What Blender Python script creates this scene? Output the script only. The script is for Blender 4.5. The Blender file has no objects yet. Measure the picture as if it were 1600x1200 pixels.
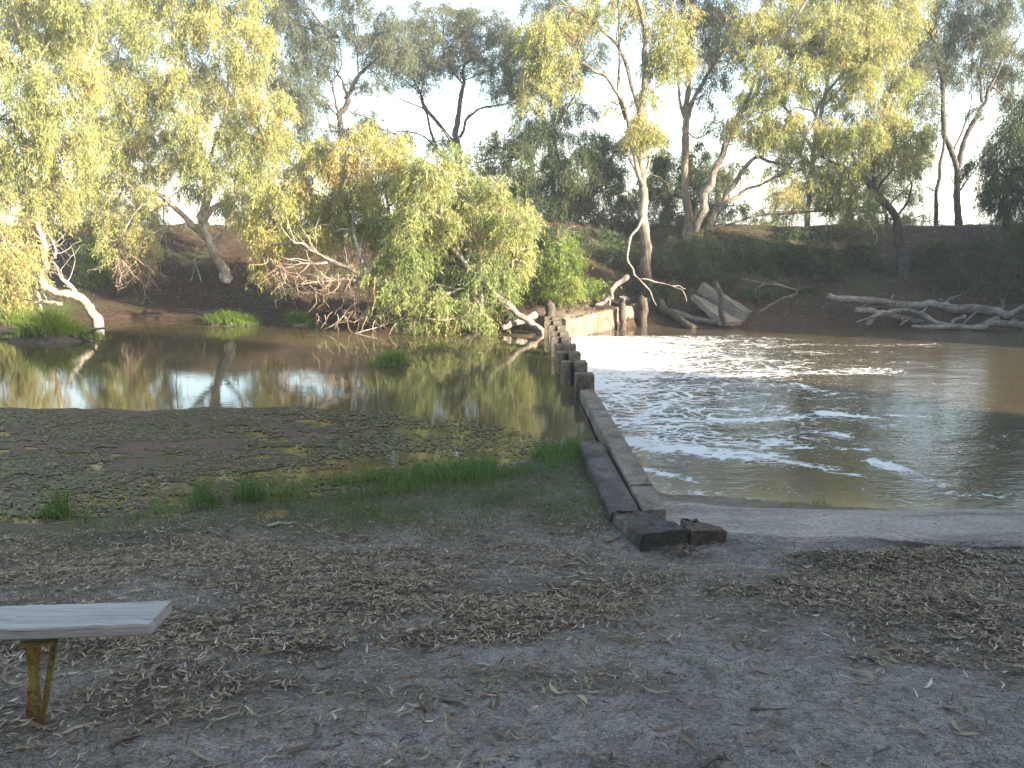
import bpy, math, random
import numpy as np
from mathutils import Vector

SC = bpy.context.scene
COL = SC.collection
RNG = np.random.default_rng(7)
random.seed(7)
R = math.radians
PITCH = R(10.32); FPX = 1280.0; CZ = 1.7
ZL, ZR = -0.90, -1.05           # water levels above and below the weir

# ------------------------------------------------------------------ helpers
def ray(x, y):
    u = (x - 800) / FPX; v = (600 - y) / FPX
    return np.array([u, math.cos(PITCH) + v * math.sin(PITCH), -math.sin(PITCH) + v * math.cos(PITCH)])
def U(x, y, Y):                 # point on the sight line at ground distance Y
    d = ray(x, y); t = Y / d[1]
    return np.array([d[0] * t, Y, CZ + d[2] * t])
def G(x, y, z):                 # point on the sight line at height z
    d = ray(x, y); t = (z - CZ) / d[2]
    return np.array([d[0] * t, d[1] * t, z])

def hash2(ix, iy, seed):
    h = (ix.astype(np.int64) * 374761393 + iy.astype(np.int64) * 668265263 + seed * 974634777) & 0x7fffffff
    h = ((h ^ (h >> 13)) * 1274126177) & 0x7fffffff
    return ((h ^ (h >> 16)) & 0xffff) / 65535.0
def vnoise(x, y, seed=0):
    x = np.asarray(x, float); y = np.asarray(y, float)
    ix = np.floor(x).astype(np.int64); iy = np.floor(y).astype(np.int64)
    fx = x - ix; fy = y - iy
    fx = fx * fx * (3 - 2 * fx); fy = fy * fy * (3 - 2 * fy)
    a = hash2(ix, iy, seed); b = hash2(ix + 1, iy, seed); c = hash2(ix, iy + 1, seed); d = hash2(ix + 1, iy + 1, seed)
    return (a * (1 - fx) + b * fx) * (1 - fy) + (c * (1 - fx) + d * fx) * fy
def fbm(x, y, seed=0, oct=4):
    s = 0; a = .5; t = 0
    for k in range(oct):
        s = s + a * vnoise(np.asarray(x) * 2 ** k, np.asarray(y) * 2 ** k, seed + k * 17); t += a; a *= .5
    return s / t
def sstep(a, b, x):
    t = np.clip((x - a) / (b - a), 0, 1); return t * t * (3 - 2 * t)

class MB:
    """collects verts and faces (any of tri / quad arrays), builds one mesh"""
    def __init__(s): s.v = []; s.q = []; s.t = []; s.n = 0; s.qt = []; s.tt = []; s.smooth = True
    def add(s, v, q=None, t=None, tint=None):
        v = np.asarray(v, float).reshape(-1, 3)
        if q is not None and len(q):
            q = np.asarray(q, np.int64).reshape(-1, 4); s.q.append(q + s.n)
            s.qt.append(np.full(len(q), .5) if tint is None else np.broadcast_to(tint, (len(q),)))
        if t is not None and len(t):
            t = np.asarray(t, np.int64).reshape(-1, 3); s.t.append(t + s.n)
            s.tt.append(np.full(len(t), .5) if tint is None else np.broadcast_to(tint, (len(t),)))
        s.v.append(v); s.n += len(v)
    def build(s, name, mat, parent=None, smooth=True, origin=None):
        me = bpy.data.meshes.new(name)
        v = np.concatenate(s.v) if s.v else np.zeros((0, 3))
        if origin is not None: v = v - np.asarray(origin)
        elif parent is not None: v = v - np.array(parent.location)
        nq = sum(len(a) for a in s.q); nt = sum(len(a) for a in s.t)
        loops = np.concatenate([a.ravel() for a in s.q] + [a.ravel() for a in s.t])
        starts = np.concatenate([np.arange(nq) * 4, nq * 4 + np.arange(nt) * 3])
        me.vertices.add(len(v)); me.vertices.foreach_set('co', v.astype(np.float32).ravel())
        me.loops.add(len(loops)); me.loops.foreach_set('vertex_index', loops.astype(np.int32))
        me.polygons.add(nq + nt); me.polygons.foreach_set('loop_start', starts.astype(np.int32))
        a = me.attributes.new('tint', 'FLOAT', 'FACE')
        a.data.foreach_set('value', np.concatenate(s.qt + s.tt).astype(np.float32))
        me.update(calc_edges=True); me.validate()
        me.polygons.foreach_set('use_smooth', np.full(len(me.polygons), smooth))
        me.materials.append(mat)
        o = bpy.data.objects.new(name, me); COL.objects.link(o)
        if parent is not None: o.parent = parent
        elif origin is not None: o.location = origin
        return o
    # --- shapes
    def tube(s, P, rad, sides=6, cap=True):
        P = np.asarray(P, float); n = len(P)
        rad = np.broadcast_to(np.asarray(rad, float), (n,))
        T = np.gradient(P, axis=0); T /= np.linalg.norm(T, axis=1)[:, None] + 1e-9
        ref = np.array([0, 0, 1.]) if abs(T[0][2]) < .9 else np.array([1., 0, 0])
        ang = np.linspace(0, 2 * np.pi, sides, endpoint=False)
        V = []
        u = np.cross(ref, T[0]); u /= np.linalg.norm(u)
        for i in range(n):
            u = u - T[i] * np.dot(u, T[i]); u /= np.linalg.norm(u) + 1e-9
            w = np.cross(T[i], u)
            V.append(P[i] + rad[i] * (np.cos(ang)[:, None] * u + np.sin(ang)[:, None] * w))
        V = np.concatenate(V)
        i = np.arange(n - 1)[:, None] * sides; k = np.arange(sides)[None]; k2 = (k + 1) % sides
        q = np.stack([i + k, i + k2, i + sides + k2, i + sides + k], -1).reshape(-1, 4)
        t = None
        if cap:
            V = np.concatenate([V, P[:1], P[-1:]]); a, b = len(V) - 2, len(V) - 1
            k = np.arange(sides); k2 = (k + 1) % sides; e = (n - 1) * sides
            t = np.concatenate([np.stack([np.full(sides, a), k2, k], -1), np.stack([np.full(sides, b), e + k, e + k2], -1)])
        s.add(V, q, t)
    def prisms(s, A, B, ra, rb, tint=None):   # N thin three-sided sticks at once
        A = np.asarray(A); B = np.asarray(B); N = len(A)
        if N == 0: return
        T = B - A; T = T / (np.linalg.norm(T, axis=1)[:, None] + 1e-9)
        ref = np.where(np.abs(T[:, 2:3]) < .9, np.array([[0, 0, 1.]]), np.array([[1., 0, 0]]))
        u = np.cross(ref, T); u /= np.linalg.norm(u, axis=1)[:, None] + 1e-9
        w = np.cross(T, u); V = np.zeros((N, 6, 3))
        ra = np.broadcast_to(ra, (N,))[:, None]; rb = np.broadcast_to(rb, (N,))[:, None]
        for k in range(3):
            d = math.cos(k * 2.0944) * u + math.sin(k * 2.0944) * w
            V[:, k] = A + ra * d; V[:, 3 + k] = B + rb * d
        b = np.arange(N)[:, None] * 6
        q = np.concatenate([b + np.array([[k, (k + 1) % 3, 3 + (k + 1) % 3, 3 + k]]) for k in range(3)])
        s.add(V, q)
    def leaves(s, base, d, nrm, L, W, tint, bend=.12):
        N = len(base)
        d = d / (np.linalg.norm(d, axis=1)[:, None] + 1e-9)
        side = np.cross(d, nrm); side /= np.linalg.norm(side, axis=1)[:, None] + 1e-9
        up = np.cross(side, d); L = L[:, None]; W = W[:, None]
        V = np.zeros((N, 4, 3))
        mid = base + d * L * .42 + up * L * bend
        V[:, 0] = base; V[:, 1] = mid + side * W * .5; V[:, 2] = base + d * L; V[:, 3] = mid - side * W * .5
        s.add(V, np.arange(N * 4).reshape(N, 4), tint=tint)
    def grid(s, X, Y, Z):
        ny, nx = X.shape
        idx = np.arange(nx * ny).reshape(ny, nx)
        q = np.stack([idx[:-1, :-1], idx[:-1, 1:], idx[1:, 1:], idx[1:, :-1]], -1).reshape(-1, 4)
        s.add(np.stack([X, Y, Z], -1).reshape(-1, 3), q)

def catmull(P, n=6):
    P = np.asarray(P, float)
    if len(P) < 3:
        return np.array([P[0] + (P[-1] - P[0]) * k / n for k in range(n + 1)])
    E = np.vstack([2 * P[0] - P[1], P, 2 * P[-1] - P[-2]]); out = []
    for i in range(1, len(E) - 2):
        p0, p1, p2, p3 = E[i - 1:i + 3]
        for k in range(n):
            t = k / n
            out.append(.5 * ((2 * p1) + (-p0 + p2) * t + (2 * p0 - 5 * p1 + 4 * p2 - p3) * t * t + (-p0 + 3 * p1 - 3 * p2 + p3) * t ** 3))
    out.append(P[-1]); return np.array(out)
def gnarl(P, amp, rng):
    n = len(P); k = max(2, n // 3)
    j = rng.normal(0, 1, (k + 1, 3))
    xs = np.linspace(0, k, n); i = np.minimum(xs.astype(int), k - 1); f = (xs - i)[:, None]
    off = j[i] * (1 - f) + j[i + 1] * f
    fade = np.ones(n); fade[0] = 0
    return P + off * amp * fade[:, None]

def thing(name, label, cat, loc=(0, 0, 0), group=None):
    o = bpy.data.objects.new(name, None); COL.objects.link(o); o.location = loc
    o.empty_display_size = .2
    return tag(o, label, cat, group)
def tag(o, label, cat, group=None):
    o['label'] = label; o['category'] = cat
    if group: o['group'] = group
    return o
def kind(o, k, label=None, cat=None):
    o['kind'] = k
    if label: o['label'] = label
    if cat: o['category'] = cat
    return o

# ------------------------------------------------------------------ materials
def newmat(name):
    m = bpy.data.materials.new(name); m.use_nodes = True
    nt = m.node_tree; nt.nodes.clear()
    out = nt.nodes.new('ShaderNodeOutputMaterial')
    return m, nt, out
class NT:
    def __init__(s, nt): s.t = nt
    def n(s, typ, **kw):
        nd = s.t.nodes.new('ShaderNode' + typ)
        for k, v in kw.items():
            if hasattr(nd, k) and k not in ('scale',): setattr(nd, k, v)
        return nd
    def l(s, a, b): s.t.links.new(a, b)
    def noise(s, vec, scale, detail=6, rough=.6, dist=0):
        nd = s.n('TexNoise'); nd.inputs['Scale'].default_value = scale; nd.inputs['Detail'].default_value = detail
        nd.inputs['Roughness'].default_value = rough; nd.inputs['Distortion'].default_value = dist
        if vec is not None: s.l(vec, nd.inputs['Vector'])
        return nd.outputs['Fac']
    def ramp(s, fac, stops):
        nd = s.n('ValToRGB'); cr = nd.color_ramp
        while len(cr.elements) > 1: cr.elements.remove(cr.elements[0])
        cr.elements[0].position = stops[0][0]; cr.elements[0].color = (*c3(stops[0][1]), 1)
        for p, c in stops[1:]:
            e = cr.elements.new(p); e.color = (*c3(c), 1)
        s.l(fac, nd.inputs['Fac']); return nd.outputs['Color']
    def mix(s, fac, a, b, blend='MIX'):
        nd = s.n('Mix'); nd.data_type = 'RGBA'; nd.blend_type = blend
        for sock, v in ((nd.inputs[0], fac), (nd.inputs[6], a), (nd.inputs[7], b)):
            if hasattr(v, 'is_output'): s.l(v, sock)
            elif isinstance(v, (int, float)): sock.default_value = v
            else: sock.default_value = (*v, 1)
        return nd.outputs[2]
    def math(s, op, a, b=None, clamp=False):
        nd = s.n('Math'); nd.operation = op; nd.use_clamp = clamp
        for i, v in enumerate((a, b)):
            if v is None: continue
            if hasattr(v, 'is_output'): s.l(v, nd.inputs[i])
            else: nd.inputs[i].default_value = v
        return nd.outputs[0]
    def mapr(s, v, a, b, c=0., d=1., smooth=False):
        nd = s.n('MapRange'); nd.interpolation_type = 'SMOOTHSTEP' if smooth else 'LINEAR'
        s.l(v, nd.inputs[0])
        for i, x in enumerate((a, b, c, d)):
            if hasattr(x, 'is_output'): s.l(x, nd.inputs[1 + i])
            else: nd.inputs[1 + i].default_value = x
        return nd.outputs[0]
    def obj(s): return s.n('TexCoord').outputs['Object']
    def mapping(s, vec, scale=(1, 1, 1), rot=(0, 0, 0)):
        nd = s.n('Mapping'); nd.inputs['Scale'].default_value = scale; nd.inputs['Rotation'].default_value = rot
        s.l(vec, nd.inputs['Vector']); return nd.outputs[0]
    def attr(s, name, out='Fac'):
        nd = s.n('Attribute'); nd.attribute_name = name; return nd.outputs[out]
    def bump(s, h, strength, dist=.02, normal=None):
        nd = s.n('Bump'); nd.inputs['Strength'].default_value = strength; nd.inputs['Distance'].default_value = dist
        s.l(h, nd.inputs['Height'])
        if normal is not None: s.l(normal, nd.inputs['Normal'])
        return nd.outputs[0]
    def pbr(s, out, col, rough=.9, normal=None, spec=.3, **kw):
        p = s.n('BsdfPrincipled')
        if hasattr(col, 'is_output'): s.l(col, p.inputs['Base Color'])
        else: p.inputs['Base Color'].default_value = (*col, 1)
        if hasattr(rough, 'is_output'): s.l(rough, p.inputs['Roughness'])
        else: p.inputs['Roughness'].default_value = rough
        p.inputs['Specular IOR Level'].default_value = spec
        if normal is not None: s.l(normal, p.inputs['Normal'])
        if out is not None: s.l(p.outputs[0], out.inputs['Surface'])
        return p
def c3(c): return c if len(c) == 3 else c[:3]

def rough_mat(name, stops, scale=4, bump=.5, bscale=30, rough=.92, stretch=(1, 1, 1), bdist=.02, spot=None):
    m, nt, out = newmat(name); k = NT(nt)
    v = k.mapping(k.obj(), stretch)
    f = k.noise(v, scale, 8, .65, .4)
    c = k.ramp(f, stops)
    f2 = k.noise(v, bscale, 6, .7)
    c = k.mix(k.mapr(f2, .3, .7, .0, .55), c, (0.03, 0.027, 0.024), 'MIX') if spot else k.mix(1, c, k.ramp(f2, [(.34, (.38, .37, .36)), (.5, (1, 1, 1)), (.66, (1.5, 1.5, 1.5))]), 'MULTIPLY')
    k.pbr(out, c, rough, k.bump(f2, bump, bdist))
    return m
def old_concrete(name, stops, aggr, seed):
    """exposed-aggregate concrete: grey-brown body, dark growth in patches, pale pebbles, a few cracks"""
    m, nt, out = newmat(name); k = NT(nt); ob = k.mapping(k.obj(), (1, 1, 1)); ob_n = k.n('Mapping'); ob_n.inputs['Location'].default_value = (seed * 3.7, seed, 0); k.l(ob, ob_n.inputs['Vector']); ob = ob_n.outputs[0]
    c = k.ramp(k.noise(ob, 2.4, 9, .68, .5), stops)
    moss = k.mapr(k.noise(ob, 1.1, 6, .7, .8), .50, .62, 0, .30 * seed, True); c = k.mix(moss, c, (.035, .034, .026))
    vo = k.n('TexVoronoi'); vo.inputs['Scale'].default_value = aggr; k.l(ob, vo.inputs['Vector'])
    peb = k.math('MULTIPLY', k.mapr(vo.outputs['Distance'], .12, .34, 1, 0), k.mapr(k.noise(ob, 30, 2), .45, .6))
    c = k.mix(k.math('MULTIPLY', peb, .55), c, (.36, .33, .28))
    g = k.noise(ob, 70, 6, .75); c = k.mix(1, c, k.ramp(g, [(.35, (.45, .44, .42)), (.5, (1, 1, 1)), (.66, (1.4, 1.4, 1.4))]), 'MULTIPLY')
    wv = k.n('VectorMath'); wv.operation = 'MULTIPLY_ADD'; nz = k.n('TexNoise'); nz.inputs['Scale'].default_value = 4; k.l(ob, nz.inputs['Vector']); k.l(nz.outputs['Color'], wv.inputs[0]); wv.inputs[1].default_value = (.35, .35, .35); k.l(ob, wv.inputs[2])
    v2 = k.n('TexVoronoi'); v2.feature = 'DISTANCE_TO_EDGE'; v2.inputs['Scale'].default_value = .8; k.l(wv.outputs[0], v2.inputs['Vector'])
    cr = k.math('MULTIPLY', k.mapr(v2.outputs['Distance'], .003, .011, .8, 0), k.mapr(k.noise(ob, 1.6, 2), .52, .60)); c = k.mix(cr, c, (.02, .018, .015))
    h = k.math('ADD', k.math('ADD', k.math('MULTIPLY', peb, .5), g), k.math('MULTIPLY', cr, -1.5))
    k.pbr(out, c, .93, k.bump(h, 1, .018), .2); return m
M = {}
M['bark_pale'] = rough_mat('bark_pale', [(.3, (.09, .07, .05)), (.44, (.21, .175, .14)), (.6, (.36, .325, .27)), (.78, (.25, .205, .16))], 2.2, .5, 14, stretch=(1, 1, .35))
M['bark_brown'] = rough_mat('bark_brown', [(.3, (.10, .075, .055)), (.5, (.22, .165, .12)), (.7, (.36, .29, .22))], 2.5, .7, 16, stretch=(1, 1, .3))
M['bark_grey'] = rough_mat('bark_grey', [(.3, (.06, .047, .036)), (.46, (.14, .115, .09)), (.6, (.245, .21, .17)), (.78, (.17, .135, .105))], 2.4, .6, 15, stretch=(1, 1, .3))
M['bark_dark'] = rough_mat('bark_dark', [(.3, (.035, .03, .027)), (.55, (.075, .062, .052)), (.75, (.13, .11, .095))], 3, .8, 18, stretch=(1, 1, .3))
M['dead_wood'] = rough_mat('dead_wood', [(.3, (.15, .12, .095)), (.5, (.29, .25, .21)), (.7, (.42, .38, .33))], 3, .6, 22)
M['dead_dark'] = rough_mat('dead_dark', [(.3, (.06, .05, .042)), (.55, (.13, .11, .095)), (.75, (.24, .21, .18))], 3, .6, 22)
M['log_grey'] = rough_mat('log_grey', [(.3, (.075, .065, .055)), (.5, (.17, .15, .13)), (.7, (.27, .245, .22))], 3.5, .9, 24, stretch=(.5, 1, 1))
M['twig'] = rough_mat('twig', [(.3, (.17, .12, .085)), (.6, (.32, .24, .17))], 3, .3, 22)
M['concrete'] = rough_mat('concrete', [(.30, (.07, .058, .046)), (.42, (.17, .142, .112)), (.55, (.265, .222, .175)), (.72, (.34, .28, .215))], 2.6, 1.0, 75, bdist=.015)
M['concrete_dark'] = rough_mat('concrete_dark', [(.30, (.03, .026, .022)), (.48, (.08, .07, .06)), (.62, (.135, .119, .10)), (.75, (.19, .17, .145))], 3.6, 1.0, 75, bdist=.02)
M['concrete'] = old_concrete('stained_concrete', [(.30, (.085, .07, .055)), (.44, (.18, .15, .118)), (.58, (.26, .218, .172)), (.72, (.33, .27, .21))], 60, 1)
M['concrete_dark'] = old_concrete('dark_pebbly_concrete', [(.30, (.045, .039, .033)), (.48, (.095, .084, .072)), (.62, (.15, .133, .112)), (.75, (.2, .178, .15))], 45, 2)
M['pier'] = rough_mat('pier', [(.32, (.04, .034, .026)), (.48, (.115, .094, .072)), (.66, (.2, .165, .125))], 3.5, .7, 36, stretch=(1, 1, .4), bdist=.012)
M['ramp'] = rough_mat('ramp', [(.3, (.13, .108, .088)), (.48, (.245, .208, .172)), (.7, (.33, .285, .24))], 2.0, .7, 46, stretch=(.5, 1.6, 1), bdist=.008)
M['chunk'] = rough_mat('chunk', [(.3, (.03, .027, .024)), (.5, (.09, .07, .052)), (.7, (.19, .135, .095))], 7, 1.0, 40, bdist=.03)
M['old_wall'] = rough_mat('old_wall', [(.3, (.08, .06, .042)), (.5, (.19, .15, .105)), (.7, (.29, .235, .165))], 1.6, .6, 26, stretch=(1, 1, .35))
M['slab'] = rough_mat('slab', [(.3, (.09, .08, .068)), (.5, (.16, .145, .125)), (.7, (.23, .205, .175))], 1.8, .5, 30)
M['timber'] = rough_mat('timber', [(.3, (.03, .025, .02)), (.5, (.065, .054, .044)), (.7, (.11, .092, .075))], 3, .7, 20, stretch=(1, 1, .2))

def plank_mat():
    m, nt, out = newmat('weathered_plank'); k = NT(nt)
    v = k.mapping(k.obj(), (1.2, 22, 22))
    f = k.noise(v, 2.2, 8, .7, .6)
    c = k.ramp(f, [(.25, (.10, .095, .088)), (.42, (.235, .228, .215)), (.6, (.31, .302, .29)), (.8, (.26, .245, .222))])
    f3 = k.noise(k.obj(), 5, 4)
    c = k.mix(k.mapr(f3, .45, .75, 0, .5), c, (.27, .25, .215))
    f4 = k.noise(k.mapping(k.obj(), (.5, 16, 16)), 1.7, 2, .5)
    c = k.mix(k.mapr(k.math('ABSOLUTE', k.math('SUBTRACT', f4, .5)), 0, .012, .85, 0), c, (.05, .045, .04))
    k.pbr(out, c, .8, k.bump(f, .8, .006)); return m
M['plank'] = plank_mat()
M['yellow_paint'] = rough_mat('worn_yellow_paint', [(.36, (.08, .045, .022)), (.47, (.15, .11, .028)), (.6, (.21, .165, .036)), (.75, (.15, .125, .04))], 9, .3, 60, rough=.6, bdist=.003)
M['rust'] = rough_mat('rusty_steel', [(.3, (.09, .04, .022)), (.5, (.2, .09, .04)), (.68, (.36, .25, .05))], 9, .4, 60, rough=.8, bdist=.003)

def leaf_mat(name, stops, transl=.42):
    m, nt, out = newmat(name); k = NT(nt)
    c = k.ramp(k.attr('tint'), stops)
    p = k.pbr(None, c, .55, spec=.35)
    tr = k.n('BsdfTranslucent'); k.l(k.mix(1, c, (1.0, 1.0, .8), 'MULTIPLY'), tr.inputs['Color'])
    mx = k.n('MixShader'); mx.inputs[0].default_value = transl
    k.l(p.outputs[0], mx.inputs[1]); k.l(tr.outputs[0], mx.inputs[2]); k.l(mx.outputs[0], out.inputs['Surface'])
    return m
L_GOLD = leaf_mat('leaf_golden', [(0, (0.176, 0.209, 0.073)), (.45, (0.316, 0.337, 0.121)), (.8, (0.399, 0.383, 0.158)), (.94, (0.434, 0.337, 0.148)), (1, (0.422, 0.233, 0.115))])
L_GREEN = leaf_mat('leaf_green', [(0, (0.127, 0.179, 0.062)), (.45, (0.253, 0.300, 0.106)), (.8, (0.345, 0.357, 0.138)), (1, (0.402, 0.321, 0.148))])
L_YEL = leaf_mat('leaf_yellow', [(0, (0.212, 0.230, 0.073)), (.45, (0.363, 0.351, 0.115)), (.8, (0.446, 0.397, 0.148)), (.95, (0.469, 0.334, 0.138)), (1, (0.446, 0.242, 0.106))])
L_GREY = leaf_mat('leaf_grey_shaded', [(0, (0.069, 0.095, 0.063)), (.5, (0.115, 0.142, 0.086)), (.85, (0.166, 0.176, 0.108)), (1, (0.202, 0.162, 0.108))])  # grey-green gum leaf, darkened and blued: back trees' shade put into the colour
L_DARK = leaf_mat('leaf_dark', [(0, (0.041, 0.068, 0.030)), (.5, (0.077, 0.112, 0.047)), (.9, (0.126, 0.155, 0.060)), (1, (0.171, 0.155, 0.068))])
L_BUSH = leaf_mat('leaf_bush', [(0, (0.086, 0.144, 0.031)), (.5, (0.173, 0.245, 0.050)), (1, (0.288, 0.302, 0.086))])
L_GRASS = leaf_mat('blade_green', [(0, (.07, .13, .02)), (.4, (.13, .22, .032)), (.75, (.21, .27, .06)), (.9, (.30, .28, .10)), (1, (.34, .28, .15))])
L_SHORE = leaf_mat('blade_shore', [(0, (.05, .10, .018)), (.45, (.095, .175, .03)), (.8, (.15, .20, .055)), (1, (.2, .18, .09))])
L_DRYGR = leaf_mat('blade_dry', [(0, (.075, .115, .03)), (.35, (.12, .15, .05)), (.6, (.2, .18, .09)), (1, (.34, .28, .17))])
L_LITTER = leaf_mat('leaf_litter', [(0, (0.034, 0.022, 0.014)), (.25, (0.101, 0.060, 0.030)), (.5, (0.178, 0.123, 0.068)), (.78, (0.263, 0.199, 0.121)), (.95, (0.340, 0.278, 0.192)), (1, (0.425, 0.366, 0.285))], .08)
L_PAD = leaf_mat('floating_pad', [(0, (0.045, 0.044, 0.017)), (.45, (0.084, 0.078, 0.027)), (.85, (0.140, 0.118, 0.043)), (1, (0.246, 0.170, 0.072))], .1)

# ------------------------------------------------------------------ world, sun, camera
SUN_EL = R(14); SUN_BACK = R(31)      # low sun far to the right, a little behind the viewer
sd = Vector((math.cos(SUN_EL) * math.cos(SUN_BACK), -math.cos(SUN_EL) * math.sin(SUN_BACK), math.sin(SUN_EL)))
w = bpy.data.worlds.new('World'); SC.world = w; w.use_nodes = True
nt = w.node_tree; nt.nodes.clear()
sky = nt.nodes.new('ShaderNodeTexSky'); sky.sky_type = 'NISHITA'; sky.sun_disc = False
sky.sun_elevation = SUN_EL; sky.sun_rotation = math.atan2(sd.x, sd.y)
sky.air_density = 1.0; sky.dust_density = 1.6; sky.ozone_density = .35
bg = nt.nodes.new('ShaderNodeBackground'); bg.inputs['Strength'].default_value = .12
wo = nt.nodes.new('ShaderNodeOutputWorld')
nt.links.new(sky.outputs[0], bg.inputs[0]); nt.links.new(bg.outputs[0], wo.inputs[0])
sl = bpy.data.lights.new('sun', 'SUN'); sl.energy = 5.0; sl.angle = R(.5); sl.color = (1, .885, .70)
so = bpy.data.objects.new('sun', sl); COL.objects.link(so)
so.rotation_euler = (-sd).to_track_quat('-Z', 'Y').to_euler()
cam = bpy.data.cameras.new('camera'); cam.sensor_width = 36; cam.lens = 36 * FPX / 1600; cam.clip_start = .05; cam.clip_end = 4000
co = bpy.data.objects.new('camera', cam); COL.objects.link(co); co.location = (0, 0, CZ)
co.rotation_euler = (R(90) - PITCH, 0, 0); SC.camera = co
vs = SC.view_settings; vs.view_transform = 'Standard'; vs.look = 'None'; vs.gamma = 1; vs.exposure = 2.5
try: vs.use_curve_mapping = False
except Exception: pass
SC.cycles.max_bounces = 8; SC.cycles.transparent_max_bounces = 8
SC.cycles.sample_clamp_indirect = 6
SC.cycles.use_denoising = True

# ------------------------------------------------------------------ terrain
NSX = [-400, -30, -10, -4.6, -3.1, -1.63, 0, .8, 1.35, 1.65, 3.0, 5.1, 12, 40, 400]
NSY = [5, 5, 6.1, 7.03, 7.65, 8.37, 9.1, 9.85, 9.3, 8.5, 8.2, 7.8, 7.3, 7, 7]
FSX = [-400, -30, -4, -2, 0, 1.5, 2.2, 3.0, 4.0, 6, 20, 400]
FSY = [26, 25.6, 25.2, 24.2, 22.9, 22.6, 23.1, 24.0, 25.1, 24.7, 24.3, 25]
def terrain(X, Y):
    X = np.asarray(X, float); Y = np.asarray(Y, float)
    ns = np.interp(X, NSX, NSY) + (fbm(X * .9, X * 0 + 3, 5) - .5) * .35
    fs = np.interp(X, FSX, FSY) + (fbm(X * .6, X * 0 + 9, 6) - .5) * .6
    zw = np.where(X < 1.2, ZL, ZR)
    P = np.interp(Y, [-400, -20, 1.2, 2.6, 4.2, 5.8, 6.4, 7.2, 9, 12], [1.2, .8, .12, 0, -.34, -.70, -.81, -.87, -1.0, -1.4])
    s = ns - Y
    P = np.maximum(P, zw + .03 * np.clip(s, 0, 99))
    micro = (fbm(X * 1.3, Y * 1.3, 11) - .5) * .10 + (fbm(X * 6, Y * 6, 12) - .5) * .035 + (fbm(X * 22, Y * 22, 13, 2) - .5) * .012
    mound = .10 * np.exp(-(((X - 2.55) / .75) ** 2 + ((Y - 5.75) / .28) ** 2)) + .05 * np.exp(-(((X - 3.5) / .5) ** 2 + ((Y - 5.9) / .2) ** 2))
    mound = mound - .13 * np.exp(-(((X - 1.25) / .5) ** 2 + ((Y - 6.0) / .3) ** 2))
    zn = np.where(s > 0, zw + (P - zw + micro + mound) * sstep(0, .9, s), zw + np.maximum(.28 * s, -1.3) + micro * .3)
    f = Y - fs
    ret = np.exp(-((X - 2.0) / 1.9) ** 4)                    # ground held up behind the old curved wall
    prof = np.interp(f, [-6, 0, .35, 1.2, 2, 3, 5, 6.6, 7.4, 9, 30, 500], [-1.4, 0, .22, .5, .75, 1.15, 2.05, 2.75, 3.02, 3.05, 3.1, 3.6])
    prof2 = np.interp(f, [-6, -.02, .1, 1.2, 2, 3, 5, 6.6, 7.4, 9, 30, 500], [-1.4, -.2, .46, .62, .8, 1.15, 2.05, 2.75, 3.02, 3.05, 3.1, 3.6])
    prof = prof * (1 - ret) + prof2 * ret
    bmp = (fbm(X * .7, Y * .7, 21) - .5) * .55 * sstep(.5, 3, f) + (fbm(X * 2.6, Y * 2.6, 22) - .5) * .22 * sstep(.1, 1, f)
    bmp = bmp * (1 - .6 * sstep(7, 9, f))
    zf = -1.0 + prof + bmp
    mid = .5 * (ns + fs)
    return np.where(Y < mid, np.maximum(zn, -2.3), np.maximum(zf, -2.3))
def TZ(x, y): return float(terrain(np.array([x]), np.array([y]))[0])
def axis(parts):
    out = []
    for a, b, st in parts: out.extend(np.arange(a, b, st))
    return np.array(out + [parts[-1][1]])
gx = np.concatenate([-np.geomspace(400, 22, 22), axis([(-21.5, -7, .3), (-7, 7, .06), (7, 21.5, .3)]), np.geomspace(22, 400, 22)])
gy = np.concatenate([-np.geomspace(300, 4, 18), axis([(-3.5, 1, .25), (1, 10.5, .05), (10.5, 21, .5), (21, 34, .16), (34, 60, 1.5)]), np.geomspace(62, 900, 24)])
GX, GY = np.meshgrid(gx, gy); GZ = terrain(GX, GY)
mb = MB(); mb.grid(GX, GY, GZ)

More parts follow.
